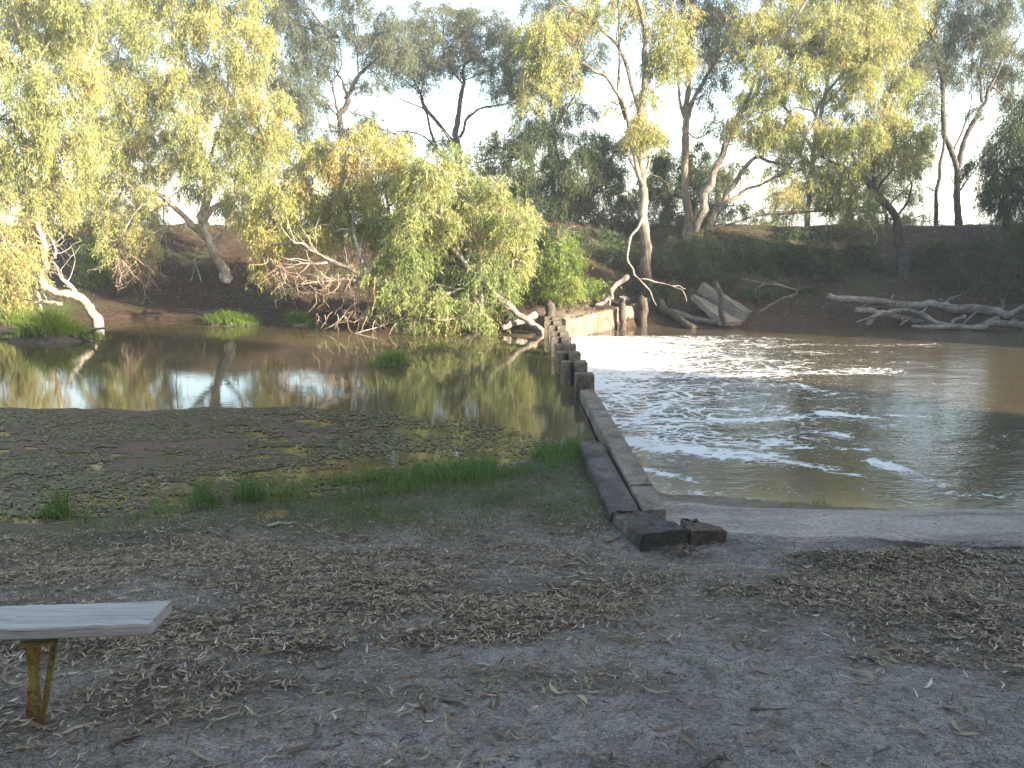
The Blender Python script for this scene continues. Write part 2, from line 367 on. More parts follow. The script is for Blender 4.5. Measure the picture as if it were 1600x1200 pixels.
def ground_mat():
    m, nt, out = newmat('bank_soil'); k = NT(nt)
    ob = k.obj()
    n1 = k.noise(ob, 1.1, 6, .6, .5); n2 = k.noise(ob, 9, 8, .7); n3 = k.noise(ob, 60, 4, .7)
    dirt = k.ramp(n2, [(.3, (.19, .17, .143)), (.5, (.33, .302, .265)), (.68, (.43, .40, .355))])
    dark = k.ramp(n2, [(.3, (.05, .039, .029)), (.6, (.125, .10, .076))])
    c = k.mix(k.attr('bare'), dark, dirt)
    red = k.ramp(n2, [(.3, (.035, .023, .016)), (.5, (.075, .048, .032)), (.7, (.13, .085, .055))])
    c = k.mix(k.attr('far'), c, red)
    sand = k.ramp(n2, [(.3, (.2, .165, .12)), (.6, (.34, .28, .205))])
    c = k.mix(k.attr('sand'), c, sand)
    gr = k.ramp(n2, [(.3, (.04, .055, .02)), (.6, (.09, .10, .045))])
    c = k.mix(k.attr('grassy'), c, gr)
    n4 = k.noise(ob, 28, 8, .8); n5 = k.noise(ob, 150, 3, .7)
    c = k.mix(1, c, k.ramp(n5, [(.36, (.5, .48, .46)), (.5, (1, 1, 1)), (.66, (1.5, 1.48, 1.45))]), 'MULTIPLY')
    c = k.mix(1, c, k.ramp(n3, [(.3, (.62, .62, .62)), (.7, (1.3, 1.3, 1.3))]), 'MULTIPLY')
    c = k.mix(1, c, k.ramp(n4, [(.36, (.42, .40, .37)), (.47, (.95, .95, .95)), (.66, (1.25, 1.25, 1.25))]), 'MULTIPLY')
    b = k.bump(n3, 1, .015, k.bump(n4, 1, .035, k.bump(n2, .9, .08)))
    k.pbr(out, c, .95, b, .2); return m
ground = mb.build('ground', ground_mat()); kind(ground, 'structure')
def vattr(o, name, arr):
    a = o.data.attributes.new(name, 'FLOAT', 'POINT'); a.data.foreach_set('value', np.asarray(arr, np.float32).ravel())
NSg = np.interp(GX, NSX, NSY); FSg = np.interp(GX, FSX, FSY)
def litter_density(X, Y):
    """how thickly fallen leaves cover the near bank: a drift band, thin on the trodden patch"""
    n = fbm(X * .8 + 4, Y * 1.1, 31); n2 = fbm(X * 2.2, Y * 3.2, 32)
    band = sstep(2.95, 3.5, Y + .35 * np.sin(X * 1.1 + .6) * .6) * (1 - sstep(6.0, 7.4, Y))
    path = np.exp(-(((X - 1.0) / 1.3) ** 2 + ((Y - 3.0) / .75) ** 2))
    dr = sstep(.40, .62, n * .55 + n2 * .45)
    right = np.exp(-(((X - 2.9) / 1.5) ** 2 + ((Y - 4.6) / .7) ** 2))
    left = .6 * np.exp(-(((X + 1.7) / .9) ** 2 + ((Y - 3.0) / .6) ** 2))
    hole = .8 * np.exp(-(((X - 1.9) / .75) ** 2 + ((Y - 5.9) / .5) ** 2))
    return np.clip((.28 + .8 * dr) * (band * .9 + .07) + .55 * right * (.35 + dr) + left * (.3 + dr) - .6 * path * band - hole, 0.02, 1)
ld = litter_density(GX, GY)
vattr(ground, 'bare', np.clip(1.05 - 1.1 * ld - .35 * sstep(.45, .7, fbm(GX * 1.5, GY * 1.5, 41)), .0, 1))
vattr(ground, 'far', sstep(14, 20, GY))
sandm = np.exp(-((NSg - GY - .05) / .6) ** 2) * (GX > 1.2) * sstep(1.2, 1.5, GX) + .85 * np.exp(-(((GX - 1.6) / 1.3) ** 2 + ((GY - 23.2) / .8) ** 2))
vattr(ground, 'sand', np.clip(sandm + sstep(.25, .8, GY - NSg) * (GX > 1.2) * (GY < 14) * .6, 0, 1))
def grassiness(X, Y):
    s = np.interp(X, NSX, NSY) - Y
    return sstep(-.1, .15, s) * (1 - sstep(.5, 2.9, s + 1.1 * (fbm(X * 1.2, Y * 1.2, 51) - .5))) * (X < 1.15)
vattr(ground, 'grassy', np.clip(grassiness(GX, GY) * .8 + .6 * sstep(.5, .68, fbm(GX * .5, GY * .7, 52)) * (GY > 26), 0, 1))

# ------------------------------------------------------------------ water
def water_mat(name, deep, tint2, bumps, foam=False):
    m, nt, out = newmat(name); k = NT(nt); ob = k.obj()
    h = None
    for (sc, st, stretch) in bumps:
        nz = k.noise(k.mapping(ob, stretch), sc, 3, .5, .3)
        h = k.bump(nz, st, .05, h)
    nz = k.noise(k.mapping(ob, (.3, .8, 1)), .8, 5, .6, .8)
    c = k.mix(k.mapr(nz, .35, .65), deep, tint2)
    if foam: c = k.mix(k.attr('shallow'), c, (.22, .165, .095))
    p = k.pbr(None, c, .035, h, .5); p.inputs['IOR'].default_value = 1.33
    if not foam:
        k.l(p.outputs[0], out.inputs['Surface']); return m
    warp = k.n('TexNoise'); warp.inputs['Scale'].default_value = .9; warp.inputs['Detail'].default_value = 4
    k.l(ob, warp.inputs['Vector'])
    vm = k.n('VectorMath'); vm.operation = 'MULTIPLY_ADD'; k.l(warp.outputs['Color'], vm.inputs[0])
    vm.inputs[1].default_value = (1.3, 1.1, 0); k.l(ob, vm.inputs[2])
    wv = k.mapping(vm.outputs[0], (.55, 1.0, 1))
    vo = k.n('TexVoronoi'); vo.feature = 'DISTANCE_TO_EDGE'; vo.inputs['Scale'].default_value = 6.0; k.l(wv, vo.inputs['Vector'])
    vo2 = k.n('TexVoronoi'); vo2.feature = 'DISTANCE_TO_EDGE'; vo2.inputs['Scale'].default_value = 14; k.l(wv, vo2.inputs['Vector'])
    f1 = k.noise(wv, 1.7, 12, .74, .6); f2 = k.noise(k.mapping(wv, (.6, 1.3, 1)), 13, 6, .7)
    lace = k.math('MULTIPLY', k.mapr(vo.outputs['Distance'], .0, .22, 1, 0), .55)
    lace = k.math('ADD', lace, k.math('MULTIPLY', k.mapr(vo2.outputs['Distance'], 0, .25, 1, 0), .2))
    pat = k.math('ADD', k.math('MULTIPLY', f1, 1.05), k.math('MULTIPLY', lace, .40))
    pat = k.math('ADD', pat, k.math('MULTIPLY', k.math('SUBTRACT', f2, .5), .36))
    den = k.attr('foam')
    th = k.math('SUBTRACT', .96, k.math('MULTIPLY', den, .62))
    lo = k.math('SUBTRACT', th, .025); hi = k.math('ADD', th, .13)
    fo = k.mapr(pat, lo, hi, 0, 1, True)
    fl = k.noise(k.mapping(ob, (.55, 1.2, 1)), 24, 3, .6)
    flk = k.mapr(k.math('ADD', fl, k.math('MULTIPLY', den, .22)), .70, .73, 0, 1, True)
    fo = k.math('MAXIMUM', k.math('MULTIPLY', fo, k.mapr(den, .02, .15)), k.math('MULTIPLY', flk, k.mapr(den, .08, .25)))
    dif = k.pbr(None, (.62, .62, .60), .9, k.bump(pat, .6, .08), .2)
    mx = k.n('MixShader'); k.l(fo, mx.inputs[0]); k.l(p.outputs[0], mx.inputs[1]); k.l(dif.outputs[0], mx.inputs[2])
    k.l(mx.outputs[0], out.inputs['Surface']); return m
M['water_left'] = water_mat('still_brown_water', (.062, .050, .024), (.08, .062, .031), [(2.2, .018, (.5, 1.3, 1)), (9, .014, (.6, 1.2, 1))])
M['water_right'] = water_mat('running_brown_water', (.066, .054, .033), (.086, .066, .037), [(1.4, .16, (.5, 1.2, 1)), (5, .16, (.6, 1.3, 1)), (16, .10, (.7, 1.2, 1))], True)
wx = np.concatenate([-np.geomspace(300, 30, 6), np.arange(-28, 1.0, 2.0), [1.08]]); wy = np.arange(3.5, 31, 1.5)
A, B = np.meshgrid(wx, wy); mb = MB(); mb.grid(A, B, A * 0 + ZL)
wl = mb.build('water', M['water_left']); kind(wl, 'structure')
wx = np.concatenate([np.arange(1.20, 13, .09), np.arange(13, 30, .6), np.geomspace(30, 300, 8)]); wy = np.arange(6.2, 27.5, .09)
A, B = np.meshgrid(wx, wy); mb = MB()
wav = (fbm(A * 1.3, B * 1.9, 61, 3) - .5) * .09 * np.exp(-(A - 1.2) / 4) * sstep(9, 11, B)
mb.grid(A, B, ZR + wav)
wr = mb.build('water', M['water_right']); kind(wr, 'structure')
fd = (.52 + .32 * sstep(15.2, 18.5, B)) * np.exp(-(np.clip(A - 1.2, 0, 99) / 5.4) ** 1.5) * sstep(8.6, 11, B) * (1 - .9 * sstep(22.0, 23.2, B))
fd += .26 * np.exp(-np.clip(A - 1.2, 0, 99) / 1.3) * sstep(12.5, 15, B) * (1 - sstep(21.5, 22.8, B))
bands = [((900, 535), (1450, 540), .45, .5), ((900, 528), (1150, 526), .35, .5), ((900, 590), (1390, 579), .42, .8), ((920, 560), (1230, 562), .4, .6),
         ((930, 618), (1120, 640), .35, .66), ((950, 660), (1290, 650), .26, .82), ((1290, 644), (1385, 654), .16, .85), ((1390, 648), (1450, 650), .09, 1.0),
         ((975, 690), (1190, 716), .42, .9), ((1180, 712), (1345, 742), .16, .72), ((1010, 735), (1100, 757), .10, .95), ((1045, 772), (1265, 768), .16, .55),
         ((1370, 722), (1480, 758), .14, .68), ((1480, 768), (1600, 775), .14, .55), ((1240, 700), (1350, 702), .10, .6), ((1240, 600), (1330, 622), .12, .6), ((1100, 570), (1300, 560), .25, .5)]
for a, b, wd, am in bands:
    p = G(*a, ZR); q = G(*b, ZR); d = q[:2] - p[:2]; LL = np.dot(d, d)
    t = ((A - p[0]) * d[0] + (B - p[1]) * d[1]) / LL; tc = np.clip(t, 0, 1)
    wob = .25 * (fbm(A * .8, B * .8, 63) - .5)
    dist = np.hypot(A - p[0] - tc * d[0], B - p[1] - tc * d[1] + wob)
    brk = .62 + .75 * fbm(A * 1.1 + 5, B * 2.4, 64)
    fd = np.maximum(fd, (am - .04) * brk * np.exp(-(dist / (wd * 1.15)) ** 2) * (1 - .3 * tc))
fd = np.maximum(fd, .18 * np.exp(-np.clip(A - 2, 0, 99) / 5))
vattr(wr, 'foam', np.clip(fd, 0, 1.3))
vattr(wr, 'shallow', np.exp(-np.clip(ZR - terrain(A, B), 0, 9) / .11) * (B < 14))

# sheet of water sliding over the crest between the piers, turning white at the foot
mb = MB(); yy = np.arange(13.0, 22.6, .12); sec = [(1.08, ZL), (1.14, ZL - .004), (1.20, ZL - .02), (1.27, ZL - .07), (1.33, ZR + .02), (1.42, ZR - .02)]
A = np.array([[a for a, z in sec] for y in yy]) + (fbm(yy * 3, yy * 0, 71) - .5)[:, None] * .03
Bv = np.repeat(yy[:, None], len(sec), 1); Zv = np.array([[z for a, z in sec] for y in yy])
mb.grid(A, Bv, Zv)
sp = mb.build('water', M['water_right']); kind(sp, 'structure'); vattr(sp, 'foam', np.clip((A - 1.15) * 4.5, 0, 1.1))

# ------------------------------------------------------------------ weir: piers, crest, walls
def worn_prism(mb, outline, z0, z1, ch=.015, jit=.006, seed=0, nz=6):
    """plan outline (closed) pulled up in rings, chamfered at the top, edges slightly worn"""
    rng = np.random.default_rng(seed)
    o = np.asarray(outline, float)
    o2 = []
    for i in range(len(o)):
        a = o[i]; b = o[(i + 1) % len(o)]; n = max(1, int(np.linalg.norm(b - a) / .07))
        for k in range(n): o2.append(a + (b - a) * k / n)
    o = np.array(o2); n = len(o); c = o.mean(0)
    rings = [np.column_stack([o, np.full(n, z)]) for z in np.linspace(z0, z1 - ch, nz)]
    d = c - o; d = d / (np.linalg.norm(d, axis=1)[:, None] + 1e-6)
    top = o + d * ch * 1.3
    rings.append(np.column_stack([top, np.full(n, z1)])); rings.append(np.column_stack([c + (top - c) * .6, np.full(n, z1 + .002)]))
    V = np.concatenate(rings); V = V + rng.normal(0, jit, V.shape) * .7
    q = []
    for r in range(len(rings) - 1):
        for k in range(n): q.append([r * n + k, r * n + (k + 1) % n, (r + 1) * n + (k + 1) % n, (r + 1) * n + k])
    V = np.concatenate([V, [[c[0], c[1], z1 + .003]]]); t = [[(len(rings) - 1) * n + k, (len(rings) - 1) * n + (k + 1) % n, len(V) - 1] for k in range(n)]
    mb.add(V, q, t)
tops = [(585, 900, 929, 1), (566, 877.5, 917.8, 2), (551, 870, 907, 3), (539, 868, 900.5, 4), (527.5, 862, 893, 5), (519, 861, 889, 6), (509.5, 858, 884, 7), (501.5, 851, 878, 8), (496, 851, 874.5, 9)]
pl = {1: 'nearest and narrowest weir pier, dark stained concrete where the low wall ends', 2: 'second weir pier from the low wall, widest, with a grooved front',
      3: 'third weir pier from the low wall, dark block over the still water', 4: 'fourth weir pier from the low wall, low and half hidden',
      5: 'fifth weir pier from the low wall, middle of the row', 6: 'fourth weir pier from the far bank, with a pale lit edge',
      7: 'third weir pier from the far bank, brown and grooved', 8: 'second weir pier from the far bank, small brown block', 9: 'farthest weir pier, beside the stump and the curved wall'}
PY = []
for y, xl, xr, i in tops:
    z = -.50; a = G(xl, y, z); b = G(xr, y, z); Y = a[1]; PY.append(Y); th = .26
    g0 = a[0] + (b[0] - a[0]) * .34; g1 = g0 + .07; e = .05
    if i in (1, 4): out = [(a[0], Y), (b[0], Y), (b[0], Y + th), (a[0], Y + th)]
    else: out = [(a[0], Y), (g0, Y), (g0, Y + e), (g1, Y + e), (g1, Y - .012), (b[0], Y - .012), (b[0], Y + th), (g1, Y + th), (g1, Y + th - e), (g0, Y + th - e), (g0, Y + th), (a[0], Y + th)]
    loc = ((a[0] + b[0]) / 2, Y + th / 2, -1.6)
    mb = MB(); worn_prism(mb, out, -1.6, z, seed=i)
    tag(mb.build('weir_pier', M['pier'], origin=loc, smooth=False), pl[i], 'pier', 'concrete piers along the weir crest')
# crest between the piers, drowned by the sheet of water
mb = MB(); worn_prism(mb, [(.98, PY[0] + .2), (1.24, PY[0] + .2), (1.24, 22.5), (.98, 22.5)], -1.9, -.925, .01, .004)
tag(mb.build('weir_crest', M['pier'], smooth=False), 'wet concrete sill under the row of piers, water sliding over it', 'weir sill')

def ribbon_block(pairs, zb, n=14, jit=.006, cross=5, seed=0, chip=.0, under=None):
    """solid block whose top follows pairs of (left, right) top points, near to far"""
    rng = np.random.default_rng(seed)
    Lp = np.array([p[0] for p in pairs], float); Rp = np.array([p[1] for p in pairs], float)
    seg = np.r_[0, np.cumsum(np.linalg.norm(np.diff(Lp, axis=0), axis=1))]
    ts = np.unique(np.r_[np.linspace(0, seg[-1], max(3, int(seg[-1] / .07))), seg])
    Li = np.column_stack([np.interp(ts, seg, Lp[:, i]) for i in range(3)]); Ri = np.column_stack([np.interp(ts, seg, Rp[:, i]) for i in range(3)])
    rows = []
    for k, (l, r) in enumerate(zip(Li, Ri)):
        row = []
        for z in np.linspace(zb, l[2] - .02, 6): row.append([l[0], l[1], z])
        for f in np.linspace(0, 1, cross + 2):
            p = l + (r - l) * f; ed = .018 if f in (0, 1) else 0
            if f == 0: p = l + (r - l) * .05
            if f == 1: p = l + (r - l) * .95
            row.append([p[0], p[1], p[2] - ed * .2])
        for z in np.linspace(r[2] - .02, zb, 6): row.append([r[0], r[1], z])
        rows.append(row)
    V = np.array(rows); nr, nc = V.shape[:2]
    V = V + rng.normal(0, jit, V.shape)
    V[..., 2] += (fbm(V[..., 0] * 9, V[..., 1] * 9, seed + 5) - .5) * chip
    V[..., 0] += (fbm(V[..., 1] * 7, V[..., 2] * 7 + 3, seed + 6) - .5) * chip
    idx = np.arange(nr * nc).reshape(nr, nc)
    q = np.stack([idx[:-1, :-1], idx[:-1, 1:], idx[1:, 1:], idx[1:, :-1]], -1).reshape(-1, 4)[:, ::-1]
    mb = MB(); mb.add(V.reshape(-1, 3), q)
    for row in (V[0], V[-1]):                                  # ends: a small grid across each end face
        c = np.array(row); m_ = len(c) // 2
        n_ = min(m_, len(c) - m_)
        left = c[:n_]; right = c[::-1][:n_]
        g = np.stack([left + (right - left) * f for f in np.linspace(0, 1, 6)], 1)
        g[:, 1:-1] += rng.normal(0, jit + chip * .12, g[:, 1:-1].shape)
        ii = np.arange(g.shape[0] * g.shape[1]).reshape(g.shape[:2])
        mb.add(g.reshape(-1, 3), np.stack([ii[:-1, :-1], ii[:-1, 1:], ii[1:, 1:], ii[1:, :-1]], -1).reshape(-1, 4))
    return mb
zt = -.74
lw = [(G(983.5, 757, zt), G(1021, 756, zt)), (G(905.5, 608, zt), G(929, 608, zt))]
low = ribbon_block(lw, -1.7, jit=.0022, chip=.014, seed=3).build('low_wall', M['concrete'], smooth=False)
tag(low, 'long pale concrete wall running out to the first weir pier', 'wall')
sl_ = [(G(1004, 797, zt), G(1041, 795, zt)), (G(984.5, 760.5, zt), G(1022, 759.5, zt))]
tag(ribbon_block(sl_, -1.4, jit=.002, chip=.012, seed=4).build('wall_slab', M['concrete'], smooth=False), 'short concrete slab cracked off the near end of the pale wall', 'wall')
def off(p, dx): return p + np.array([dx, 0, 0])
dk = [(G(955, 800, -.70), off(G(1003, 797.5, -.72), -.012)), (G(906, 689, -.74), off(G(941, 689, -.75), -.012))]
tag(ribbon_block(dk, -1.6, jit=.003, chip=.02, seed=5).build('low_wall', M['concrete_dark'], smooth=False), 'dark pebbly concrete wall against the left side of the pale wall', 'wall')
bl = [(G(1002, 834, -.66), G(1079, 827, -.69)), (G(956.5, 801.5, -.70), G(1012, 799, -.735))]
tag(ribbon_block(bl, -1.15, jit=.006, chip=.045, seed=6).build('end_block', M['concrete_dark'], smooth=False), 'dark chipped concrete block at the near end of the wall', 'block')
ck = [(G(1080, 829, -.69), G(1137, 829, -.72)), (G(1062, 812, -.72), G(1110, 816, -.76))]
tag(ribbon_block(ck, -1.2, jit=.008, chip=.05, seed=7).build('broken_chunk', M['chunk'], smooth=False), 'rusty brown broken lump of concrete beside the end block', 'concrete lump')

# concrete ramp beside the wall, down into the water
xs = np.arange(1.35, 14, .08); fr = np.linspace(0, 1, 26)
near = np.interp(xs, [1.3, 1.6, 2.2, 3.0, 4.2, 6, 14], [6.95, 6.78, 6.55, 6.45, 6.35, 6.2, 5.9]) + (fbm(xs * 2.5, xs * 0, 81) - .5) * .22
far_ = np.interp(xs, [1.3, 2.2, 3, 5, 14], [7.75, 7.75, 7.75, 7.6, 7.1]) + (fbm(xs * 1.5, xs * 0, 82) - .5) * .25
A = np.repeat(xs[None], len(fr), 0); Bv = near[None] + (far_ - near)[None] * fr[:, None]
Zb = np.interp(Bv, [5.8, 6.5, 7.2, 8.2], [-.735, -.80, -.875, -1.05]) + (fbm(A * 1.2, Bv * 3, 83) - .5) * .02 + .008
Zb = np.maximum(Zb, terrain(A, Bv) + .004)
Zb[0] -= .1
mb = MB(); mb.grid(A, Bv, Zb)
kind(mb.build('concrete_ramp', M['ramp']), 'structure')

# ------------------------------------------------------------------ trees
DENS = 1.9
NLEAF = [0]
def tree(name, label, cat, Y, limbs, clumps, leaf, bark, seed=0, dens=1.0, group=None, px=True, lsize=1.0, twigmat=None, base=None, bare=None, depth=1.0, droop=1.0, conn=True):
    """limbs: (points, r0, r1[, kind]); points (x, y[, dY]) on the sight line at distance Y, or world points when px is False
       clumps: (x, y, rx, ry[, dY[, density]]); bare: clumps of leafless hanging twigs"""
    rng = np.random.default_rng(seed + 100)
    sc = Y / FPX if px else 1.0
    conv = (lambda p: U(p[0], p[1], Y + (p[2] if len(p) > 2 else 0))) if px else (lambda p: np.array(p, float))
    curves = []
    for lb in limbs:
        P = catmull([conv(p) for p in lb[0]], 6)
        kdr = lb[3] if len(lb) > 3 else None
        P = gnarl(P, .015 + .14 * lb[1], rng)
        rr = np.linspace(lb[1], lb[2], len(P)) * (.74 if kdr is None else 1)
        if not curves and px:
            gap = P[0][2] - TZ(P[0][0], P[0][1])
            if gap > .05 and cat != 'shrub': print('base gap', label[:40], round(gap, 2)); P[0][2] -= 0
            if gap > .05: P = np.vstack([P[0] - np.array([0, 0, gap + .1]), P]); rr = np.r_[rr[0], rr]
        curves.append((P, rr, lb[3] if len(lb) > 3 else None))
    b0 = curves[0][0][0] if base is None else np.array(base, float)
    root = thing(name, label, cat, tuple(b0), group)
    trunk = MB(); first = True
    for i, (P, rr, kd) in enumerate(curves):
        if kd is None: kd = 'trunk' if i == 0 else 'limb'
        P2, r2 = P, rr * (1 + .12 * rng.normal(0, 1, len(rr)).clip(-1, 1))
        if kd == 'trunk':
            r2 = r2.copy(); r2[0] *= 1.45; r2[1] *= 1.25; r2[2] *= 1.1
            P2 = np.vstack([P[0] + (P[0] - P[3]) / np.linalg.norm(P[0] - P[3]) * .55 + np.array([0, .1, -.25]), P]); r2 = np.r_[r2[0] * 1.45, r2]
        m_ = MB(); m_.tube(P2, r2, 8 if lb[1] > .05 else 6)
        m_.build(kd, bark if kd in ('trunk', 'limb') else M['dead_wood'], root)
    fine = MB()
    if px and cat == 'tree':
        for P, rr, kd in curves:
            if kd == 'dead_limb': continue
            Lc = np.linalg.norm(np.diff(P, axis=0), axis=1).sum()
            for _ in range(int(Lc * 2.6) + 2):
                i = rng.integers(len(P) // 4, len(P)); T_ = P[i] - P[i - 1]; T_ /= np.linalg.norm(T_) + 1e-9
                dr = T_ * .6 + rng.normal(0, .6, 3) + np.array([0, 0, .25]); Lt = rng.uniform(.4, 1.7) * Y / 30
                pts = [P[i]]
                for q_ in range(5):
                    dr = dr / np.linalg.norm(dr); pts.append(pts[-1] + dr * Lt / 5); dr = dr + rng.normal(0, .28, 3)
                pts = np.array(pts); fine.tube(pts, np.linspace(min(.018, rr[i] * .5), .004, 6), 4, False)
                for q_ in range(rng.integers(1, 4)):
                    a_ = pts[rng.integers(2, 6)]; e_ = a_ + (dr / np.linalg.norm(dr) + rng.normal(0, .6, 3)) * Lt * .3
                    fine.prisms([a_], [e_], .006, .003)
    pool = np.concatenate([c[0] for c in curves if c[2] not in ('dead_limb',)]); 
    br = fine; cr = MB()
    for c in clumps:
        if px:
            dY = c[4] if len(c) > 4 and c[4] is not None else rng.normal(0, .5) * depth
            C = U(c[0], c[1], Y + dY); rx, rz = c[2] * sc, c[3] * sc; ry = depth * min(rx, rz) * 1.1
            dn = c[5] if len(c) > 5 else 1.0
        else:
            C = np.array(c[:3]); rx, ry, rz = c[3], c[4], c[5]; dn = c[6] if len(c) > 6 else 1.0
        rad = np.array([rx, ry, rz])
        dd = np.linalg.norm(pool - C, axis=1) + np.maximum(0, pool[:, 2] - C[2]) * .4
        st = pool[np.argmin(dd)]
        mid = (st + C) / 2 + rng.normal(0, .12, 3) * np.linalg.norm(C - st) + np.array([0, 0, .08 * np.linalg.norm(C - st)])
        bp = gnarl(catmull([st, mid, C], 5), .04, rng)
        if conn: br.tube(bp, np.linspace(min(.05, .018 + .012 * np.linalg.norm(C - st)), .014, len(bp)), 5, False)
        # side branches
        ns = int(max(4, 7 * rx * rz + 5))
        d = rng.normal(0, 1, (ns, 3)); d /= np.linalg.norm(d, axis=1)[:, None]
        Q = C + d * rad * rng.uniform(.35, .85, (ns, 1))
        si = bp[rng.integers(len(bp) // 2, len(bp), ns)]
        for a, b in zip(si, Q):
            m1 = (a + b) / 2 + rng.normal(0, .1, 3) * np.linalg.norm(b - a)
            br.tube(gnarl(catmull([a, m1, b], 3), .02, rng), np.linspace(.012, .006, 7), 3, False)
        # sprays
        nsp = int(max(6, 175 * DENS * dens * dn * rx * rz))
        d = rng.normal(0, 1, (nsp, 3)); d /= np.linalg.norm(d, axis=1)[:, None]
        rr_ = rng.uniform(.1, 1.25, (nsp, 1)) ** .6
        lump = rng.normal(0, .06, (nsp, 3)) * rad
        S = C + d * rad * rr_ + lump
        # sub-clusters: pull the sprays towards the side branches so that gaps open between them
        near = np.argmin(np.linalg.norm((S[:, None] - Q[None]) / rad, axis=2), 1)
        S = S + (Q[near] - S) * rng.uniform(.3, .85, (nsp, 1))
        sel = rng.random(nsp) < .45
        br.prisms(Q[near][sel], S[sel], .005, .003)
        outw = d * np.array([1, 1, .3]) + rng.normal(0, .35, (nsp, 3))
        Ls = rng.uniform(.22, .62, nsp) * min(1.25, .6 + rx * .6)
        dirv = outw * .55 + np.array([0, 0, -1.0]) * droop * rng.uniform(.3, 1.1, (nsp, 1))
        dirv /= np.linalg.norm(dirv, axis=1)[:, None]
        kl = 22; t = rng.uniform(.05, 1, (nsp, kl))
        base_ = S[:, None] + dirv[:, None] * (t * Ls[:, None])[..., None] + rng.normal(0, .035, (nsp, kl, 3))
        base_[..., 2] -= (t ** 2 * Ls[:, None] * .25) * droop
        ld_ = rng.normal(0, .55, (nsp, kl, 3)) + dirv[:, None] * .5 + np.array([0, 0, -.75 * droop])
        N = nsp * kl; NLEAF[0] += N
        tn = np.repeat(np.clip(rng.normal(.45, .2, nsp), 0, 1), kl) + rng.normal(0, .16, N)
        tn = tn + (rng.random() - .5) * .45 + np.where(rng.random(N) < .05, .5, 0)
        cr.leaves(base_.reshape(-1, 3), ld_.reshape(-1, 3), rng.normal(0, 1, (N, 3)), rng.uniform(.08, .16, N) * lsize, rng.uniform(.014, .026, N) * lsize, np.clip(tn, 0, 1))
    if clumps:
        br.build('branches', twigmat or bark, root); cr.build('crown', leaf, root)
    if bare:
        bt = MB()
        for c in bare:
            C = U(c[0], c[1], Y + (c[4] if len(c) > 4 else 0)); rx, rz = c[2] * sc, c[3] * sc
            n = int(c[5]) if len(c) > 5 else 26
            for _ in range(n):
                p = C + np.array([rng.normal(0, .5) * rx, rng.normal(0, .4) * rx, rz * rng.uniform(.2, 1.0)])
                dr = np.array([rng.normal(0, .5), rng.normal(0, .5), -1.0]); Lb = rz * rng.uniform(.6, 1.7)
                pts = [p]
                for s_ in range(5):
                    dr = dr + rng.normal(0, .35, 3); dr /= np.linalg.norm(dr); pts.append(pts[-1] + dr * Lb / 5)
                pts = np.array(pts); bt.tube(pts, np.linspace(.013, .004, 6), 4, False)
                for s_ in range(rng.integers(2, 6)):
                    a = pts[rng.integers(1, 6)]; bt.prisms([a], [a + rng.normal(0, .12, 3) * rz + np.array([0, 0, -.12 * rz])], .006, .003)
        bt.build('bare_twigs', M['twig'], root)
    return root

# --- the gums leaning over the still water, in full sun
tree('gum_tree', 'leaning white-trunked gum at the left edge with sunlit drooping leaves', 'tree', 23.5,
     [([(152, 497), (124, 469), (93, 457), (70, 449), (66, 432), (73, 405), (67, 376), (56, 340), (60, 280), (50, 200), (55, 110)], .19, .05),
      ([(124, 469), (117, 456), (99, 432), (82, 411)], .11, .05), ([(97, 474), (70, 472), (42, 469), (10, 462)], .08, .04),
      ([(60, 300), (20, 240), (-20, 180)], .06, .03), ([(58, 240), (90, 190), (110, 130)], .05, .02),
      ([(86, 404), (84, 380), (70, 358)], .04, .02, 'dead_limb'), ([(62, 421), (60, 469), (78, 506)], .05, .03, 'dead_limb')],
     [(20, 80, 70, 60), (85, 140, 62, 60), (0, 180, 80, 70), (100, 215, 55, 55), (45, 250, 60, 50), (20, 310, 60, 50), (75, 300, 40, 45), (0, 380, 55, 60), (25, 430, 40, 45), (110, 55, 45, 45), (50, 20, 60, 40),
      (30, -40, 80, 40), (120, -10, 60, 40), (-60, 90, 70, 70), (-70, 250, 70, 80), (-70, 400, 60, 70), (130, 110, 35, 40), (0, 465, 40, 25)], L_GOLD, M['bark_pale'], 1, 1.0)
